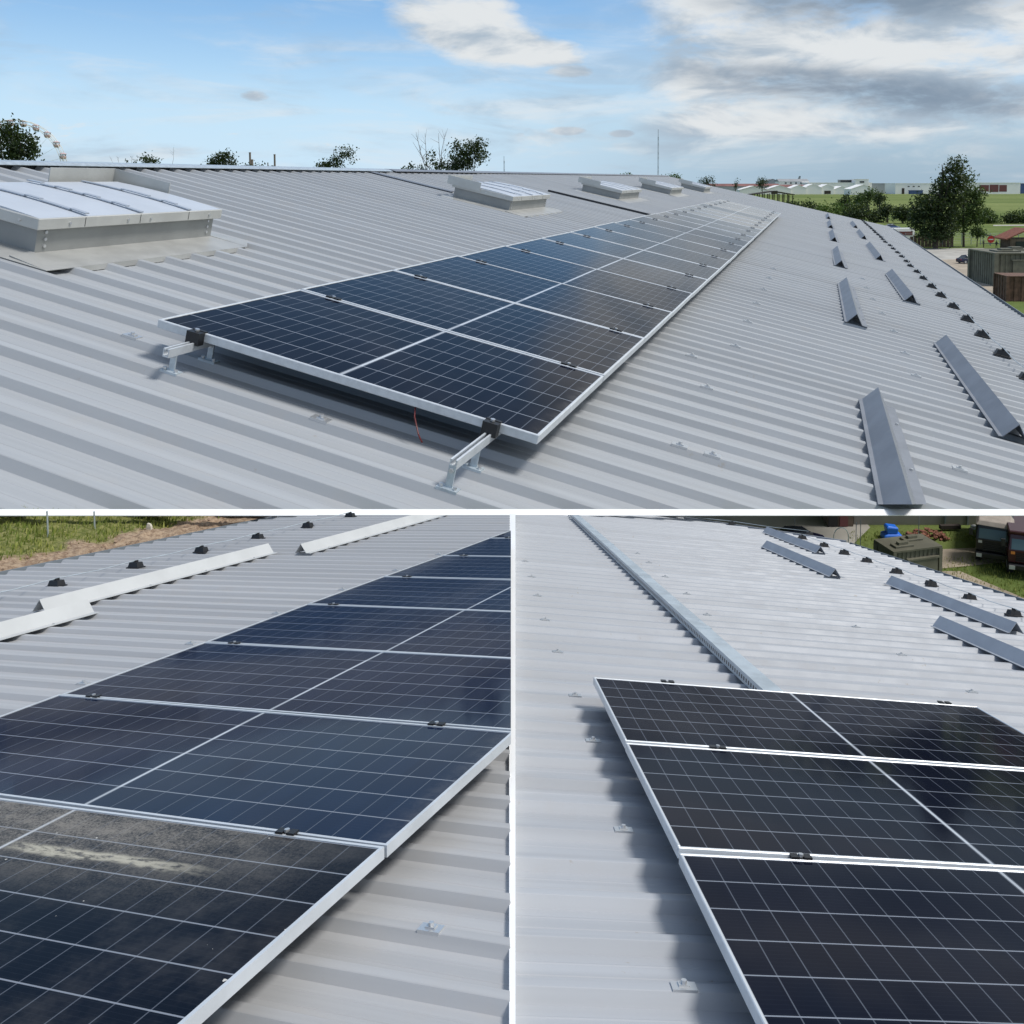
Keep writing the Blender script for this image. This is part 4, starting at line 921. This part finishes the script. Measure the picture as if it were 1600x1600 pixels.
def hall_box(name, x0, x1, ytop, D, label, wallm='bwhite', gable=0.0, roofm='bwhite', depth=40, doors=(), wins=(), cat='hall', group='white halls across the field', along='x', dark=()):
    a, b = sight(x0, 300, D), sight(x1, 300, D); u = D / F_PX; zt = sight(x0, ytop, D).z; h = zt - ZG; w = b.x - a.x
    o = empty(name, T((a.x, D, ZG)), label, cat, group)
    MB().box((0, 0, 0), (w, depth, h)).build('wall', wallm, o)
    e = .6
    if gable:
        g = gable * u
        if along == 'x':   # ridge runs away from the viewer, gable faces us
            MB().prism([(-e, h + .05), (w / 2, h + g), (w + e, h + .05), (w + e, h + .8), (w / 2, h + g + .75), (-e, h + .8)], 'y', -e, depth).build('roof', roofm, o)
            MB().prism([(0, h), (w, h), (w / 2, h + g)], 'y', 0.01, .3).build('gable', wallm, o)
        else:
            MB().prism([(-e, h + .05), (depth / 2, h + g), (depth + e, h + .05)], 'x', -e, w + e).build('roof', roofm, o)
    else: MB().box((-e, -e, h + .05), (w + e, depth, h + 1.0)).build('roof', roofm, o)
    def rect(q, z): return (sight(q[0], 300, D).x - a.x, sight(q[2], 300, D).x - a.x, sight(0, q[3], D).z - ZG, sight(0, q[1], D).z - ZG)
    for nm, lst, mm in (('door', doors, 'darkwood'), ('window', wins, 'darkglass'), ('stored_goods', dark, 'maroon')):
        for q in lst:
            xa, xb, za, zb = rect(q, 0); MB().box((xa, -.25, max(.1, za)), (xb, -.02, zb)).build(nm, mm, o)
    return o
hall_box('long_shed', 1108, 1220, 291, 1720, 'long low far shed with red roof behind the skylight row', 'bgrey', 4.0, 'roofred', 60, along='y', group='red roofed sheds across the field')
hall_box('long_shed', 1215, 1262, 292.5, 1740, 'second far shed with red roof, behind the white tents', 'bwhite', 4.0, 'roofred', 60, along='y', group='red roofed sheds across the field')
tn = ['first', 'second', 'third', 'fourth', 'fifth', 'sixth']
for i, (x0, x1, yt, gb) in enumerate(((1156, 1199, 297, 6), (1199, 1236, 296, 6), (1236, 1260, 294.5, 5), (1256, 1284, 294, 6), (1282, 1303, 293.5, 5), (1303, 1327, 296.5, 5))):
    hall_box('storage_tent', x0, x1, yt, 1640 + i * 3, 'white storage tent, %s of six counted from the pavilion' % tn[i], 'bwhite', gb, 'bwhite', 40, group='white storage tents', doors=((x0 + 6, 298, x0 + 16, 303),) if i in (1, 4) else (), cat='tent')
hall_box('storage_tent', 1329, 1368, 296, 1560, 'gabled white tent hall standing alone in front of the long white hall', 'bwhite', 7, 'bwhite', 40, cat='tent', group='white storage tents')
hall_box('office_building', 1217, 1264, 283.5, 1850, 'pale building with grey hipped roof above the white tents', 'bwhite', 4, 'roofgrey', 40, along='y', wins=[(1226 + 8 * k, 285, 1229 + 8 * k, 287) for k in range(4)], cat='building', group=None)
hall_box('grey_hall', 1192, 1222, 285, 1900, 'far grey blue gabled hall left of the pale hipped building', 'bgrey', 5, 'roofgrey', 40, cat='hall', group=None)
hall_box('long_hall', 1262, 1362, 286, 1800, 'long white hall behind the gabled tent', 'bwhite', 0, 'bwhite', 50, group=None)
hall_box('control_building', 1313, 1337, 281.5, 1815, 'dark glazed upper storey on the long white hall', 'darkglass', 0, 'roofgrey', 20, cat='building', group=None)
hall_box('control_building', 1336, 1357, 280.5, 1790, 'white square block beside the dark glazed storey', 'bwhite', 0, 'bwhite', 25, wins=((1343, 283, 1350, 285.5),), cat='building', group=None)
hall_box('grey_hall', 1359, 1401, 287, 1830, 'plain grey hall between two white halls', 'bgrey', 0, 'bgrey', 50, group=None)
hall_box('white_hall', 1399, 1470, 287, 1700, 'big white hall with dark door left of the tall tree', 'bwhite', 0, 'bwhite', 60, doors=((1409, 294, 1413, 303),), wins=[(1418 + 8 * k, 290.5, 1421 + 8 * k, 292) for k in range(3)], group=None)
hall_box('loading_dock', 1422, 1442, 298, 1680, 'low blue shed in front of the big white hall', 'bluecar', 0, 'bluecar', 8, group=None, cat='shed')
hall_box('white_hall', 1505, 1594, 286, 1700, 'white hall with coloured goods stored under its open front, right of the tall tree', 'bwhite', 0, 'bwhite', 60, dark=((1530, 289, 1545, 299), (1546, 288.5, 1560, 300), (1561, 289, 1573, 299.5)), group=None)
hall_box('blue_hall', 1595, 1640, 287, 1780, 'blue grey hall cut by the right edge of the picture', 'bluecar', 0, 'roofgrey', 50, group=None)
def aircraft_tail():
    D = 1950; p = sight(1248, 275, D); u = D / F_PX; o = MB().prism([(-3 * u, 0), (2 * u, 0), (3.2 * u, 9 * u), (.8 * u, 9 * u)], 'y', 0, 1.2)
    tag(o.build('tail_fin', 'gutter', None, T((p.x, D, p.z - 9 * u))), 'dark aircraft tail fin sticking up behind the pale hipped building', 'tail fin')
aircraft_tail()
def pavilion():
    D = 640; a, b = sight(1160, 300, D), sight(1239, 300, D); w = b.x - a.x; zt = sight(0, 303, D).z - ZG
    o = empty('open_pavilion', T((a.x, D, ZG)), 'open pavilion with dark roof on slim posts beyond the far roof corner', 'pavilion')
    MB().prism([(-1, zt - 1.2), (w * .62, zt + 2.2), (w + 1, zt - .2), (w + 1, zt - .7), (w * .62, zt + 1.5), (-1, zt - 1.7)], 'y', -2, 14).build('roof', 'darkwood', o)
    for i in range(11):
        for y in (0, 12): MB().box((w * i / 10 - .3, y, 0), (w * i / 10 + .3, y + .5, zt - .9 + (1.2 * (1 - abs(i / 10 - .62)) if 0 < i < 10 else 0))).build('post', 'darkwood', o)
pavilion()

# ------------------------------------------------------------------ vehicles
def wheel(root, x, y, r, w):
    t = MB().tube([(x, y - w / 2, r), (x, y + w / 2, r)], r, 18).build('wheel', 'tyre', root, bevel=.02)
    MB().tube([(x, y - w / 2 - .01, r), (x, y + w / 2 + .01, r)], r * .62, 12).build('rim', 'rim', t)
def car(label, loc, rz, paint, s=1.0, estate=False):
    o = empty('parked_car', T(loc) @ Matrix.Rotation(rz, 4, 'Z') @ Matrix.Scale(s, 4), label, 'car')
    L = 4.4
    def ring(x, hw, z0, zm, z1, tw): return [(x, -hw, z0), (x, hw, z0), (x, hw * 1.02, zm), (x, hw * tw, z1), (x, -hw * tw, z1), (x, -hw * 1.02, zm)]
    MB().loft([ring(-2.2, .70, .35, .55, .72, .94), ring(-2.1, .82, .22, .55, .86, .92), ring(-1.6, .86, .2, .56, .93, .93), ring(-.9, .87, .2, .58, .92, .95), ring(.8, .87, .2, .58, .91, .95), ring(1.4, .86, .2, .55, .82, .92), ring(2.05, .80, .25, .5, .68, .88), ring(2.2, .68, .35, .48, .6, .9)]).build('body', paint, o, bevel=.05, seg=2)
    xr = -2.0 if estate else -1.75
    def cab(x, hw, z): return [(x, -hw, .88), (x, hw, .88), (x, hw * .9, z), (x, -hw * .9, z)]
    MB().loft([[(xr, -.74, .9), (xr, .74, .9), (xr + .02, .72, .94), (xr + .02, -.72, .94)], [(-1.15, -.78, .9), (-1.15, .78, .9), (-1.1, .62, 1.36), (-1.1, -.62, 1.36)],
               [(.25, -.78, .9), (.25, .78, .9), (.2, .62, 1.38), (.2, -.62, 1.38)], [(1.05, -.76, .88), (1.05, .76, .88), (1.02, .74, .92), (1.02, -.74, .92)]]).build('window', 'glassdark', o)
    MB().loft([[(-1.22, -.63, 1.33), (-1.22, .63, 1.33), (-1.15, .6, 1.37), (-1.15, -.6, 1.37)], [(-.5, -.66, 1.365), (-.5, .66, 1.365), (-.5, .6, 1.43), (-.5, -.6, 1.43)], [(.26, -.63, 1.355), (.26, .63, 1.355), (.2, .6, 1.40), (.2, -.6, 1.40)]]).build('roof', paint, o)
    for sy in (-1, 1):
        for (xa, za, xb, zb) in ((-1.62, .92, -1.12, 1.36), (-.42, .9, -.40, 1.38), (.92, .9, .22, 1.38)):
            MB().tube([(xa, sy * (.785 if za < .95 else .7), za), (xb, sy * .635, zb)], .045, 5).build('pillar', paint, o)
    for sx in (-1.4, 1.38):
        for sy in (-.80, .80): wheel(o, sx, sy, .31, .2)
    for sy in (-.6, .6):
        MB().box((2.10, sy - .16, .5), (2.2, sy + .16, .62)).build('headlight', 'lidmetal', o); MB().box((-2.2, sy - .14, .6), (-2.08, sy + .14, .76)).build('tail_light', 'signred', o)
p = onground(1515, 411.5); car('dark navy saloon car parked beside the tall olive container', (p.x, p.y, ZG + .03), R(12), 'navy', 1.32)
p = sight(1249, 850, 44.5); car('blue saloon car half hidden by the eave, parked on the concrete yard', (p.x, 44.5, ZG + .02), R(-6), 'navy', .58)
p = onground(1394, 358); car('blue car parked behind the white van', (p.x, p.y, ZG + .02), R(4), 'bluecar', 1.4, True)
def van():
    p = onground(1401, 379); s = 2.0
    o = empty('parked_van', T((p.x, p.y, ZG + .02)) @ Matrix.Rotation(R(186), 4, 'Z') @ Matrix.Scale(s, 4), 'white van with maroon side panel parked beyond the eave', 'van')
    def ring(x, hw, z0, z1, tw): return [(x, -hw, z0), (x, hw, z0), (x, hw, z1 * .6), (x, hw * tw, z1), (x, -hw * tw, z1), (x, -hw, z1 * .6)]
    MB().loft([ring(-2.5, .88, .3, 2.1, .86), ring(-2.3, .92, .25, 2.25, .88), ring(.9, .92, .25, 2.25, .88), ring(1.5, .92, .25, 2.0, .84), ring(2.1, .9, .25, 1.25, .84), ring(2.5, .82, .3, .95, .85)]).build('body', 'whitepaint', o, bevel=.06, seg=2)
    for sy in (-1, 1):
        MB().box((-2.1, sy * .93 - .012, 1.15), (.9, sy * .93 + .012, 1.75)).build('side_panel', 'maroon', o)
        MB().box((-2.52, sy * .8 - .08, .8), (-2.48, sy * .8 + .08, 1.3)).build('tail_light', 'signred', o)
    for sx in (-1.6, 1.6):
        for sy in (-.85, .85): wheel(o, sx, sy, .34, .2)
van()
def truck(label, loc, rz, paint, s, canvas):
    o = empty('parked_truck', T(loc) @ Matrix.Rotation(rz, 4, 'Z') @ Matrix.Scale(s, 4), label, 'truck', None)
    # front of the cab faces -Y
    cab = MB().loft([[(-1.15, -.05, .95), (1.15, -.05, .95), (1.15, 1.9, .95), (-1.15, 1.9, .95)], [(-1.18, -.08, 1.75), (1.18, -.08, 1.75), (1.18, 1.9, 1.75), (-1.18, 1.9, 1.75)], [(-1.08, .22, 2.72), (1.08, .22, 2.72), (1.08, 1.9, 2.72), (-1.08, 1.9, 2.72)]])
    c = cab.build('cab', paint, o, bevel=.05, seg=2)
    MB().add([(-1.0, -.085, 1.82), (1.0, -.085, 1.82), (.95, .19, 2.6), (-.95, .19, 2.6), (-1.0, -.06, 1.82), (1.0, -.06, 1.82), (.95, .21, 2.6), (-.95, .21, 2.6)], [(0, 1, 2, 3), (5, 4, 7, 6), (0, 4, 5, 1), (2, 6, 7, 3), (1, 5, 6, 2), (0, 3, 7, 4)]).build('windscreen', 'truckglass', c)
    for sx in (-1, 1): MB().box((sx * 1.165 - .02, .35, 1.85), (sx * 1.165 + .02, 1.3, 2.45)).build('side_window', 'glassdark', c)
    MB().box((-1.2, -.35, .55), (1.2, .05, .93)).build('bumper', 'truckblack', o, bevel=.06)
    gr = MB()
    for k in range(5): gr.box((-.72, -.12, 1.08 + .12 * k), (.72, -.06, 1.14 + .12 * k))
    gr.build('grille', 'black', c)
    for sx in (-1, 1):
        MB().box((sx * .95 - .17, -.39, .62), (sx * .95 + .17, -.34, .86)).build('headlight', 'lidmetal', o)
        MB().tube([(sx * 1.2, .0, 1.9), (sx * 1.48, -.12, 2.0), (sx * 1.48, -.12, 2.45)], .025, 5).box((sx * 1.48 - .12, -.2, 2.0), (sx * 1.48 + .12, -.1, 2.45)).build('mirror', 'black', o)
        MB().box((sx * .9 - .12, -.10, 1.5), (sx * .9 + .12, -.06, 1.68)).build('marker_lamp', 'orange' if not canvas else 'lidmetal', c)
        for y in (.75, 4.6, 5.8):
            wheel(o, sx * .98, y, .55, .36) if False else None
    for y in (.75, 4.6, 5.8):
        for sx in (-.98, .98):
            t = MB().tube([(sx - .18, y, .55), (sx + .18, y, .55)], .55, 18).build('wheel', 'tyre', o, bevel=.04); MB().tube([(sx - .19, y, .55), (sx + .19, y, .55)], .28, 12).build('rim', 'gutter', t)
    MB().box((-.5, .2, .7), (.5, 6.6, .95)).build('chassis', 'truckblack', o)
    if canvas:
        MB().loft([[(-1.22, -.05, 2.70), (1.22, -.05, 2.62), (1.22, 2.0, 2.66), (-1.22, 2.0, 2.70)], [(-1.0, .15, 2.98), (1.0, .15, 2.94), (1.0, 1.9, 2.98), (-1.0, 1.9, 2.98)]]).build('roof_tarpaulin', 'canvas', o, bevel=.04)
        MB().box((-1.2, 2.2, .95), (1.2, 6.8, 2.5)).build('load_bed', 'truckblack', o)
    else:
        MB().box((-1.15, .1, 2.72), (1.15, 1.7, 2.95)).build('sun_visor', paint, o, bevel=.06); MB().box((-1.2, 2.2, .95), (1.2, 6.8, 2.4)).build('load_bed', 'truckred', o)
    return o
M['truckglass'] = mat('truck_windscreen', (0.09, 0.14, 0.15), 0.10)
p = sight(1553, 888, 42.0); truck('black army truck with grey tarpaulin over its cab, parked on the grass', (p.x, 42.0, ZG), R(-24), 'truckblack', .70, True)
p = sight(1606, 893, 40.6); truck('dark red truck cut by the right edge, parked against the black truck', (p.x, 40.6, ZG), R(-20), 'truckred', .72, False)

# ------------------------------------------------------------------ containers, walls and bits in the yards
def container(name, label, base, rz, w, d, h, m, per, roofbits=False, doorpanel=True):
    o = empty(name, T(base) @ Matrix.Rotation(rz, 4, 'Z'), label, 'container')
    mb = MB(); e = per * .16
    def wall(n, f):
        poly = []
        k = 0
        while k * per < n:
            for a, b in ((0, 0), (.42, 0), (.5, e), (.92, e)):
                if (k + a) * per < n: poly.append(((k + a) * per, b))
            k += 1
        poly.append((n, 0)); V = []; 
        for z in (0, h): V += [f(s, q, z) for s, q in poly]
        q = len(poly); mb.add(V, [(i, i + 1, q + i + 1, q + i) for i in range(q - 1)])
    wall(w, lambda s, q, z: (s, q, z)); wall(d, lambda s, q, z: (q, s, z)); wall(d, lambda s, q, z: (w - q, s, z)); wall(w, lambda s, q, z: (s, d - q, z))
    mb.build('wall', m, o)
    t = h * .02; MB().box((-.03 * w, -.03 * w, h), (w * 1.03, d + .03 * w, h + t * 2)).build('roof', m, o)
    c = .035 * w
    for x in (0, w):
        for y in (0, d): MB().box((x - c, y - c, 0), (x + c, y + c, h - .001)).build('corner_post', m, o)
    if doorpanel:
        dp = MB().box((w * .28, -.07 * h, h * .04), (w * .92, -.02 * h, h * .78)).build('door', m, o, bevel=.01); MB().box((w * .26, -.09 * h, h * .79), (w * .95, .0, h * .83)).build('door_head', m, o)
        MB().box((w * .56, -.09 * h, h * .42), (w * .66, -.071 * h, h * .52)).build('notice_plate', 'whitepaint', dp)
    if roofbits:
        for x, y in ((.3, .32), (.66, .70)):
            q = MB().box((w * (x - .2), d * (y - .16), h + 2 * t), (w * (x + .2), d * (y + .16), h + 4.2 * t)).build('roof_hatch', m, o, bevel=.01)
            MB().box((w * (x - .1), d * (y - .08), h + 4.3 * t), (w * (x + .1), d * (y + .08), h + 7 * t)).build('hatch_cap', m, q)
    return o
pa = Vector((72.6, 160.5, ZG)); container('olive_container', 'tall olive green container at the right edge, next to the navy car', pa, R(0), 10.5, 10.5, 5.7, 'olive', .9, True)
pa = onground(1573, 471); container('rusty_container', 'low rusty brown container at the right edge in front of the olive one', (pa.x, pa.y, ZG), R(-4), 6.0, 5.0, 3.8, 'rust', 1.1, False, False)
pa = sight(1397, 864, 38.9); container('olive_container', 'olive green container with two roof hatches below the lower right eave', (pa.x, 38.9, ZG), R(16), 2.35, 1.35, pa.z - ZG, 'olive', .22, True)
# plastered wall building behind the container
pw = sight(1334, 832, 47.2); pw2 = sight(1527, 830, 47.4)
o = empty('plastered_building', T((pw.x, 47.2, ZG)), 'grey brown plastered building behind the brick pile', 'building'); w = pw2.x - pw.x
MB().box((0, 0, 0), (w, 3.5, 2.9)).build('wall', 'plaster', o)
MB().box((-.1, -.15, 2.9), (w + .1, 3.6, 3.1)).build('roof', 'roofgrey', o)
for k in (.72, .90): MB().box((w * k, -.05, 0), (w * k + .09, -.001, 2.9)).build('drain_pipe', 'gutter', o)
MB().box((.25, -.06, .9), (.42, -.001, 2.9)).build('board', 'fencewood', o)
o = empty('board_shed', T((sight(1293, 838, 46.9).x, 46.9, ZG)), 'dark shed with maroon door between parked car and plastered building', 'shed')
MB().box((0, 0, 0), (1.35, 2.4, 2.6)).build('wall', 'fencewood', o); MB().box((-.06, -.08, 2.6), (1.4, 2.5, 2.72)).build('roof', 'roofgrey', o)
dd = MB().box((.62, -.06, .05), (1.05, -.001, 1.9)).build('door', 'maroon', o); MB().box((.66, -.09, .9), (.70, -.061, 1.05)).build('handle', 'steel', dd)
MB().box((.02, -.07, .05), (.5, -.001, 2.2)).build('lattice_panel', 'black', o)
# timber wall at the far side of the concrete yard
a = sight(1058, 812, 50.5)
o = empty('board_fence', T((a.x, 50.5, ZG)), 'weathered board fence at the far end of the concrete yard', 'fence')
for k in range(5):
    MB().box((k * .95, 0, 0), (k * .95 + .86, .06, 1.1)).build('panel', 'fencewood', o); MB().box((k * .95 - .08, -.04, 0), (k * .95 - .001, .1, 1.3)).build('post', 'darkwood', o)
# blue plastic tank lying by the wall
p = sight(1393, 841, 45.4)
o = empty('blue_tank', T((p.x, 45.4, ZG)), 'bright blue plastic tank standing between container and brick pile', 'tank')
MB().loft([[(-.5, -.35, 0), (.5, -.35, 0), (.5, .35, 0), (-.5, .35, 0)], [(-.46, -.33, .22), (.46, -.33, .22), (.46, .33, .22), (-.46, .33, .22)], [(-.28, -.26, .30), (.24, -.26, .30), (.24, .26, .30), (-.28, .26, .30)]]).build('base', 'bluebarrel', o, bevel=.03, seg=2)
MB().loft([[(-.28, -.25, .301), (.22, -.25, .301), (.22, .25, .301), (-.28, .25, .301)], [(-.34, -.28, .62), (.26, -.28, .58), (.26, .28, .58), (-.34, .28, .62)], [(-.26, -.22, .70), (.20, -.22, .64), (.2, .22, .64), (-.26, .22, .70)]]).build('body', 'bluebarrel', o, bevel=.03, seg=2)
# heap of old bricks
bm_ = MB().box((-.12, -.06, -.035), (.12, .06, .035)).build('old_brick', 'brick', None, None, bevel=.006)
tag(bm_, 'old red brick in the loose heap by the plastered wall', 'brick', 'bricks in the heap')
p0, p1 = sight(1414, 842, 45.3), sight(1478, 840, 45.6); first = True
for i in range(70):
    f = rng.uniform(0, 1); hh = .34 * (1 - (2 * f - 1) ** 2) + .05
    loc = Vector((p0.x + (p1.x - p0.x) * f, 45.3 + rng.uniform(-.3, .5), ZG + rng.uniform(.03, 1) * hh))
    b = bm_ if first else bm_.copy()
    if not first: col.objects.link(b)
    first = False
    b.matrix_world = T(loc) @ Matrix.Rotation(rng.uniform(0, 3), 4, 'Z') @ Matrix.Rotation(rng.uniform(-.7, .7), 4, 'X')
p = sight(1484, 832, 46.4); tag(MB().box((-.55, -.12, .0), (.55, .12, .22)).build('dark_beam', 'darkwood', None, T((p.x, 46.4, ZG + .1)) @ Matrix.Rotation(R(4), 4, 'Z'), bevel=.02), 'dark timber beam lying behind the brick heap', 'beam')
p = sight(1521, 829, 46.6); tag(MB().box((-.14, -.12, 0), (.14, .12, .2)).build('white_block', 'whitepaint', None, T((p.x, 46.6, ZG)), bevel=.03, seg=2), 'small white block in the grass left of the black truck', 'block')
# hoop and rods by the eave
p = sight(1314, 850, 40.0); tag(MB().tube([(p.x - .33 + .33 * (1 - math.cos(a)), 40.0, ZG + 2.2 + .42 * math.sin(a)) for a in np.linspace(0, math.pi, 13)], .02, 6).tube([(p.x - .33, 40, ZG), (p.x - .33, 40, ZG + 2.2)], .02, 6).tube([(p.x + .33, 40, ZG), (p.x + .33, 40, ZG + 2.2)], .02, 6).build('ladder_hoop', 'galv'), 'bent pale pipe hoop rising just behind the eave', 'pipe')
for px, yt, D, l in ((1338, 816, 41.5, 'left thin dark rod standing behind the eave'), (1345, 812, 41.8, 'right thin dark rod standing behind the eave'), (1436, 806, 44.0, 'thin dark pole in front of the plastered wall'), (1242, 808, 47.0, 'thin dark pole behind the blue saloon car')):
    t_ = sight(px, yt, D); tag(MB().tube([(t_.x, D, ZG), (t_.x, D, t_.z)], .018, 6).build('thin_pole', 'gutter'), l, 'pole')
# grass tufts in the truck yard
mb = MB()
for i in range(9000):
    x = rng.uniform(13.5, 26); y = rng.uniform(35.5, 46.2)
    if 42.6 < y + (x - 18) * .05 < 45.2 and x < 20.5 and y < 44.9 and y > 43.0: continue
    if x < 15.6 and y < 42: continue
    dn = mnoise.noise(Vector((x * .7, y * .7, 2)))
    if dn < rng.uniform(-.7, .2): continue
    h = rng.uniform(.06, .20); w = rng.uniform(.012, .03); an = rng.uniform(0, 6.28); dx, dy = math.cos(an) * w, math.sin(an) * w; le = rng.uniform(-.5, .5) * h
    mb.add([(x - dx, y - dy, ZG), (x + dx, y + dy, ZG), (x + dy / w * le, y - dx / w * le, ZG + h)], [(0, 1, 2)])
tag(mb.build('grass', 'grassblade'), 'grass around the trucks in the yard', None, None, 'stuff')

# boundary fence, sign, people and hut beyond the eave
o = empty('board_fence', T((onground(1428, 387).x, 262, ZG)), 'brown board fence below the tall dark tree', 'fence')
for k in range(12):
    MB().box((k * 1.05, 0, 0), (k * 1.05 + .9, .15, 3.0 + .25 * ((k * 7) % 3))).build('board', 'fencewood', o)
o = empty('wire_fence', T((onground(1430, 386).x, 270, ZG)), 'thin wire fence on dark posts along the field edge', 'fence')
for k in range(14): MB().tube([(k * 2.8, 0, 0), (k * 2.8, 0, 3.6)], .09, 5).build('post', 'gutter', o)
m = MB()
for z in (.6, 1.4, 2.2, 3.0, 3.5): m.tube([(0, 0, z), (36.4, 0, z)], .025, 4)
m.build('wire', 'gutter', o)
p = sight(1548, 374, 266); o = empty('road_sign', T((p.x, 266, ZG)), 'round red no entry sign on a post in front of the field', 'sign'); h = p.z - ZG
MB().tube([(0, 0, 0), (0, 0, h + .9)], .08, 6).build('post', 'gutter', o)
dk = MB().tube([(0, -.12, h), (0, -.17, h)], 1.05, 20).build('disc', 'signred', o); MB().box((-.7, -.19, h - .14), (.7, -.171, h + .14)).build('bar', 'whitepaint', dk)
def person(px, D, label, shirt, hgt=1.8):
    me = bpy.data.meshes.new('person'); s = hgt / 1.8
    V = [(0, 0, .95), (0, 0, 1.2), (0, 0, 1.42), (0, 0, 1.53), (0, -.02, 1.68), (-.10, 0, .88), (-.12, -.03, .48), (-.13, .02, .06), (-.13, -.14, .04), (.10, 0, .88), (.13, .02, .48), (.14, .04, .06), (.14, -.12, .04), (-.19, 0, 1.40), (-.25, .02, 1.12), (-.25, -.08, .88), (.19, 0, 1.40), (.26, .02, 1.12), (.25, -.06, .88)]
    E_ = [(0, 1), (1, 2), (2, 3), (3, 4), (0, 5), (5, 6), (6, 7), (7, 8), (0, 9), (9, 10), (10, 11), (11, 12), (2, 13), (13, 14), (14, 15), (2, 16), (16, 17), (17, 18)]
    rad = [.15, .14, .15, .055, .10, .095, .065, .045, .035, .095, .065, .045, .035, .06, .045, .035, .06, .045, .035]
    me.from_pydata([(x * s, y * s, z * s) for x, y, z in V], E_, []); me.materials.append(M[shirt])
    ob = bpy.data.objects.new('person', me); col.objects.link(ob)
    k = ob.modifiers.new('skin', 'SKIN'); ob.modifiers.new('sub', 'SUBSURF').levels = 1
    for i, r_ in enumerate(rad): me.skin_vertices[0].data[i].radius = (r_ * s, r_ * s)
    me.skin_vertices[0].data[0].use_root = True
    q = sight(px, 380, D); ob.location = (q.x, D, ZG + .03); ob.rotation_euler = (0, 0, R(px * 37 % 90 - 45))
    tag(ob, label, 'person', 'people standing at the fence')
    hr = MB().loft([[(.105 * s * math.cos(t) * w, .11 * s * math.sin(t) * w - .01, z * s) for t in np.linspace(0, 2 * math.pi, 9)[:-1]] for w, z in ((1.0, 1.70), (1.02, 1.75), (.6, 1.81))]).build('hair', 'black', ob)
M['olivecloth'] = mat('olive_clothing', (.07, .065, .04), .9); M['bluecloth'] = mat('blue_clothing', (.05, .07, .11), .9)
person(1537, 258, 'person in olive clothes standing left of the red sign', 'olivecloth', 2.3)
person(1557, 256, 'person in grey clothes standing just right of the red sign', 'cloth', 2.2)
person(1572, 255, 'person in dark blue clothes standing by the tiled hut', 'bluecloth', 2.4)
p = onground(1578, 391); o = empty('tiled_hut', T((p.x, p.y, ZG)), 'small hut with red tiled roof cut by the right edge', 'hut')
MB().box((0, 0, 0), (9, 6, 3.2)).build('wall', 'fencewood', o)
MB().prism([(-1.6, 2.9), (4.5, 5.6), (10, 3.2), (10, 3.5), (4.5, 6.0), (-1.6, 3.2)], 'y', -1.2, 7).build('roof', 'tile', o)
MB().box((1.5, -.12, .8), (4.5, -.001, 2.4)).build('window', 'darkglass', o)
a, b = sight(1545, 367, 275), sight(1577, 366, 275); o = empty('tarp_canopy', T((a.x, 275, ZG)), 'sagging dark tarpaulin canopy on thin poles behind the red sign', 'canopy'); w = b.x - a.x; h = a.z - ZG
V = []; 
for j in range(5):
    for i in range(9): V.append((w * i / 8, j * 1.0, h - .55 * math.sin(math.pi * i / 8) + .12 * math.sin(i * 2.1 + j)))
MB().add(V, [(j * 9 + i, j * 9 + i + 1, (j + 1) * 9 + i + 1, (j + 1) * 9 + i) for j in range(4) for i in range(8)]).build('tarpaulin', 'tarp', o, solid=.15)
for x in (0, w):
    for y in (0, 4): MB().tube([(x, y, 0), (x, y, h)], .09, 5).build('pole', 'gutter', o)
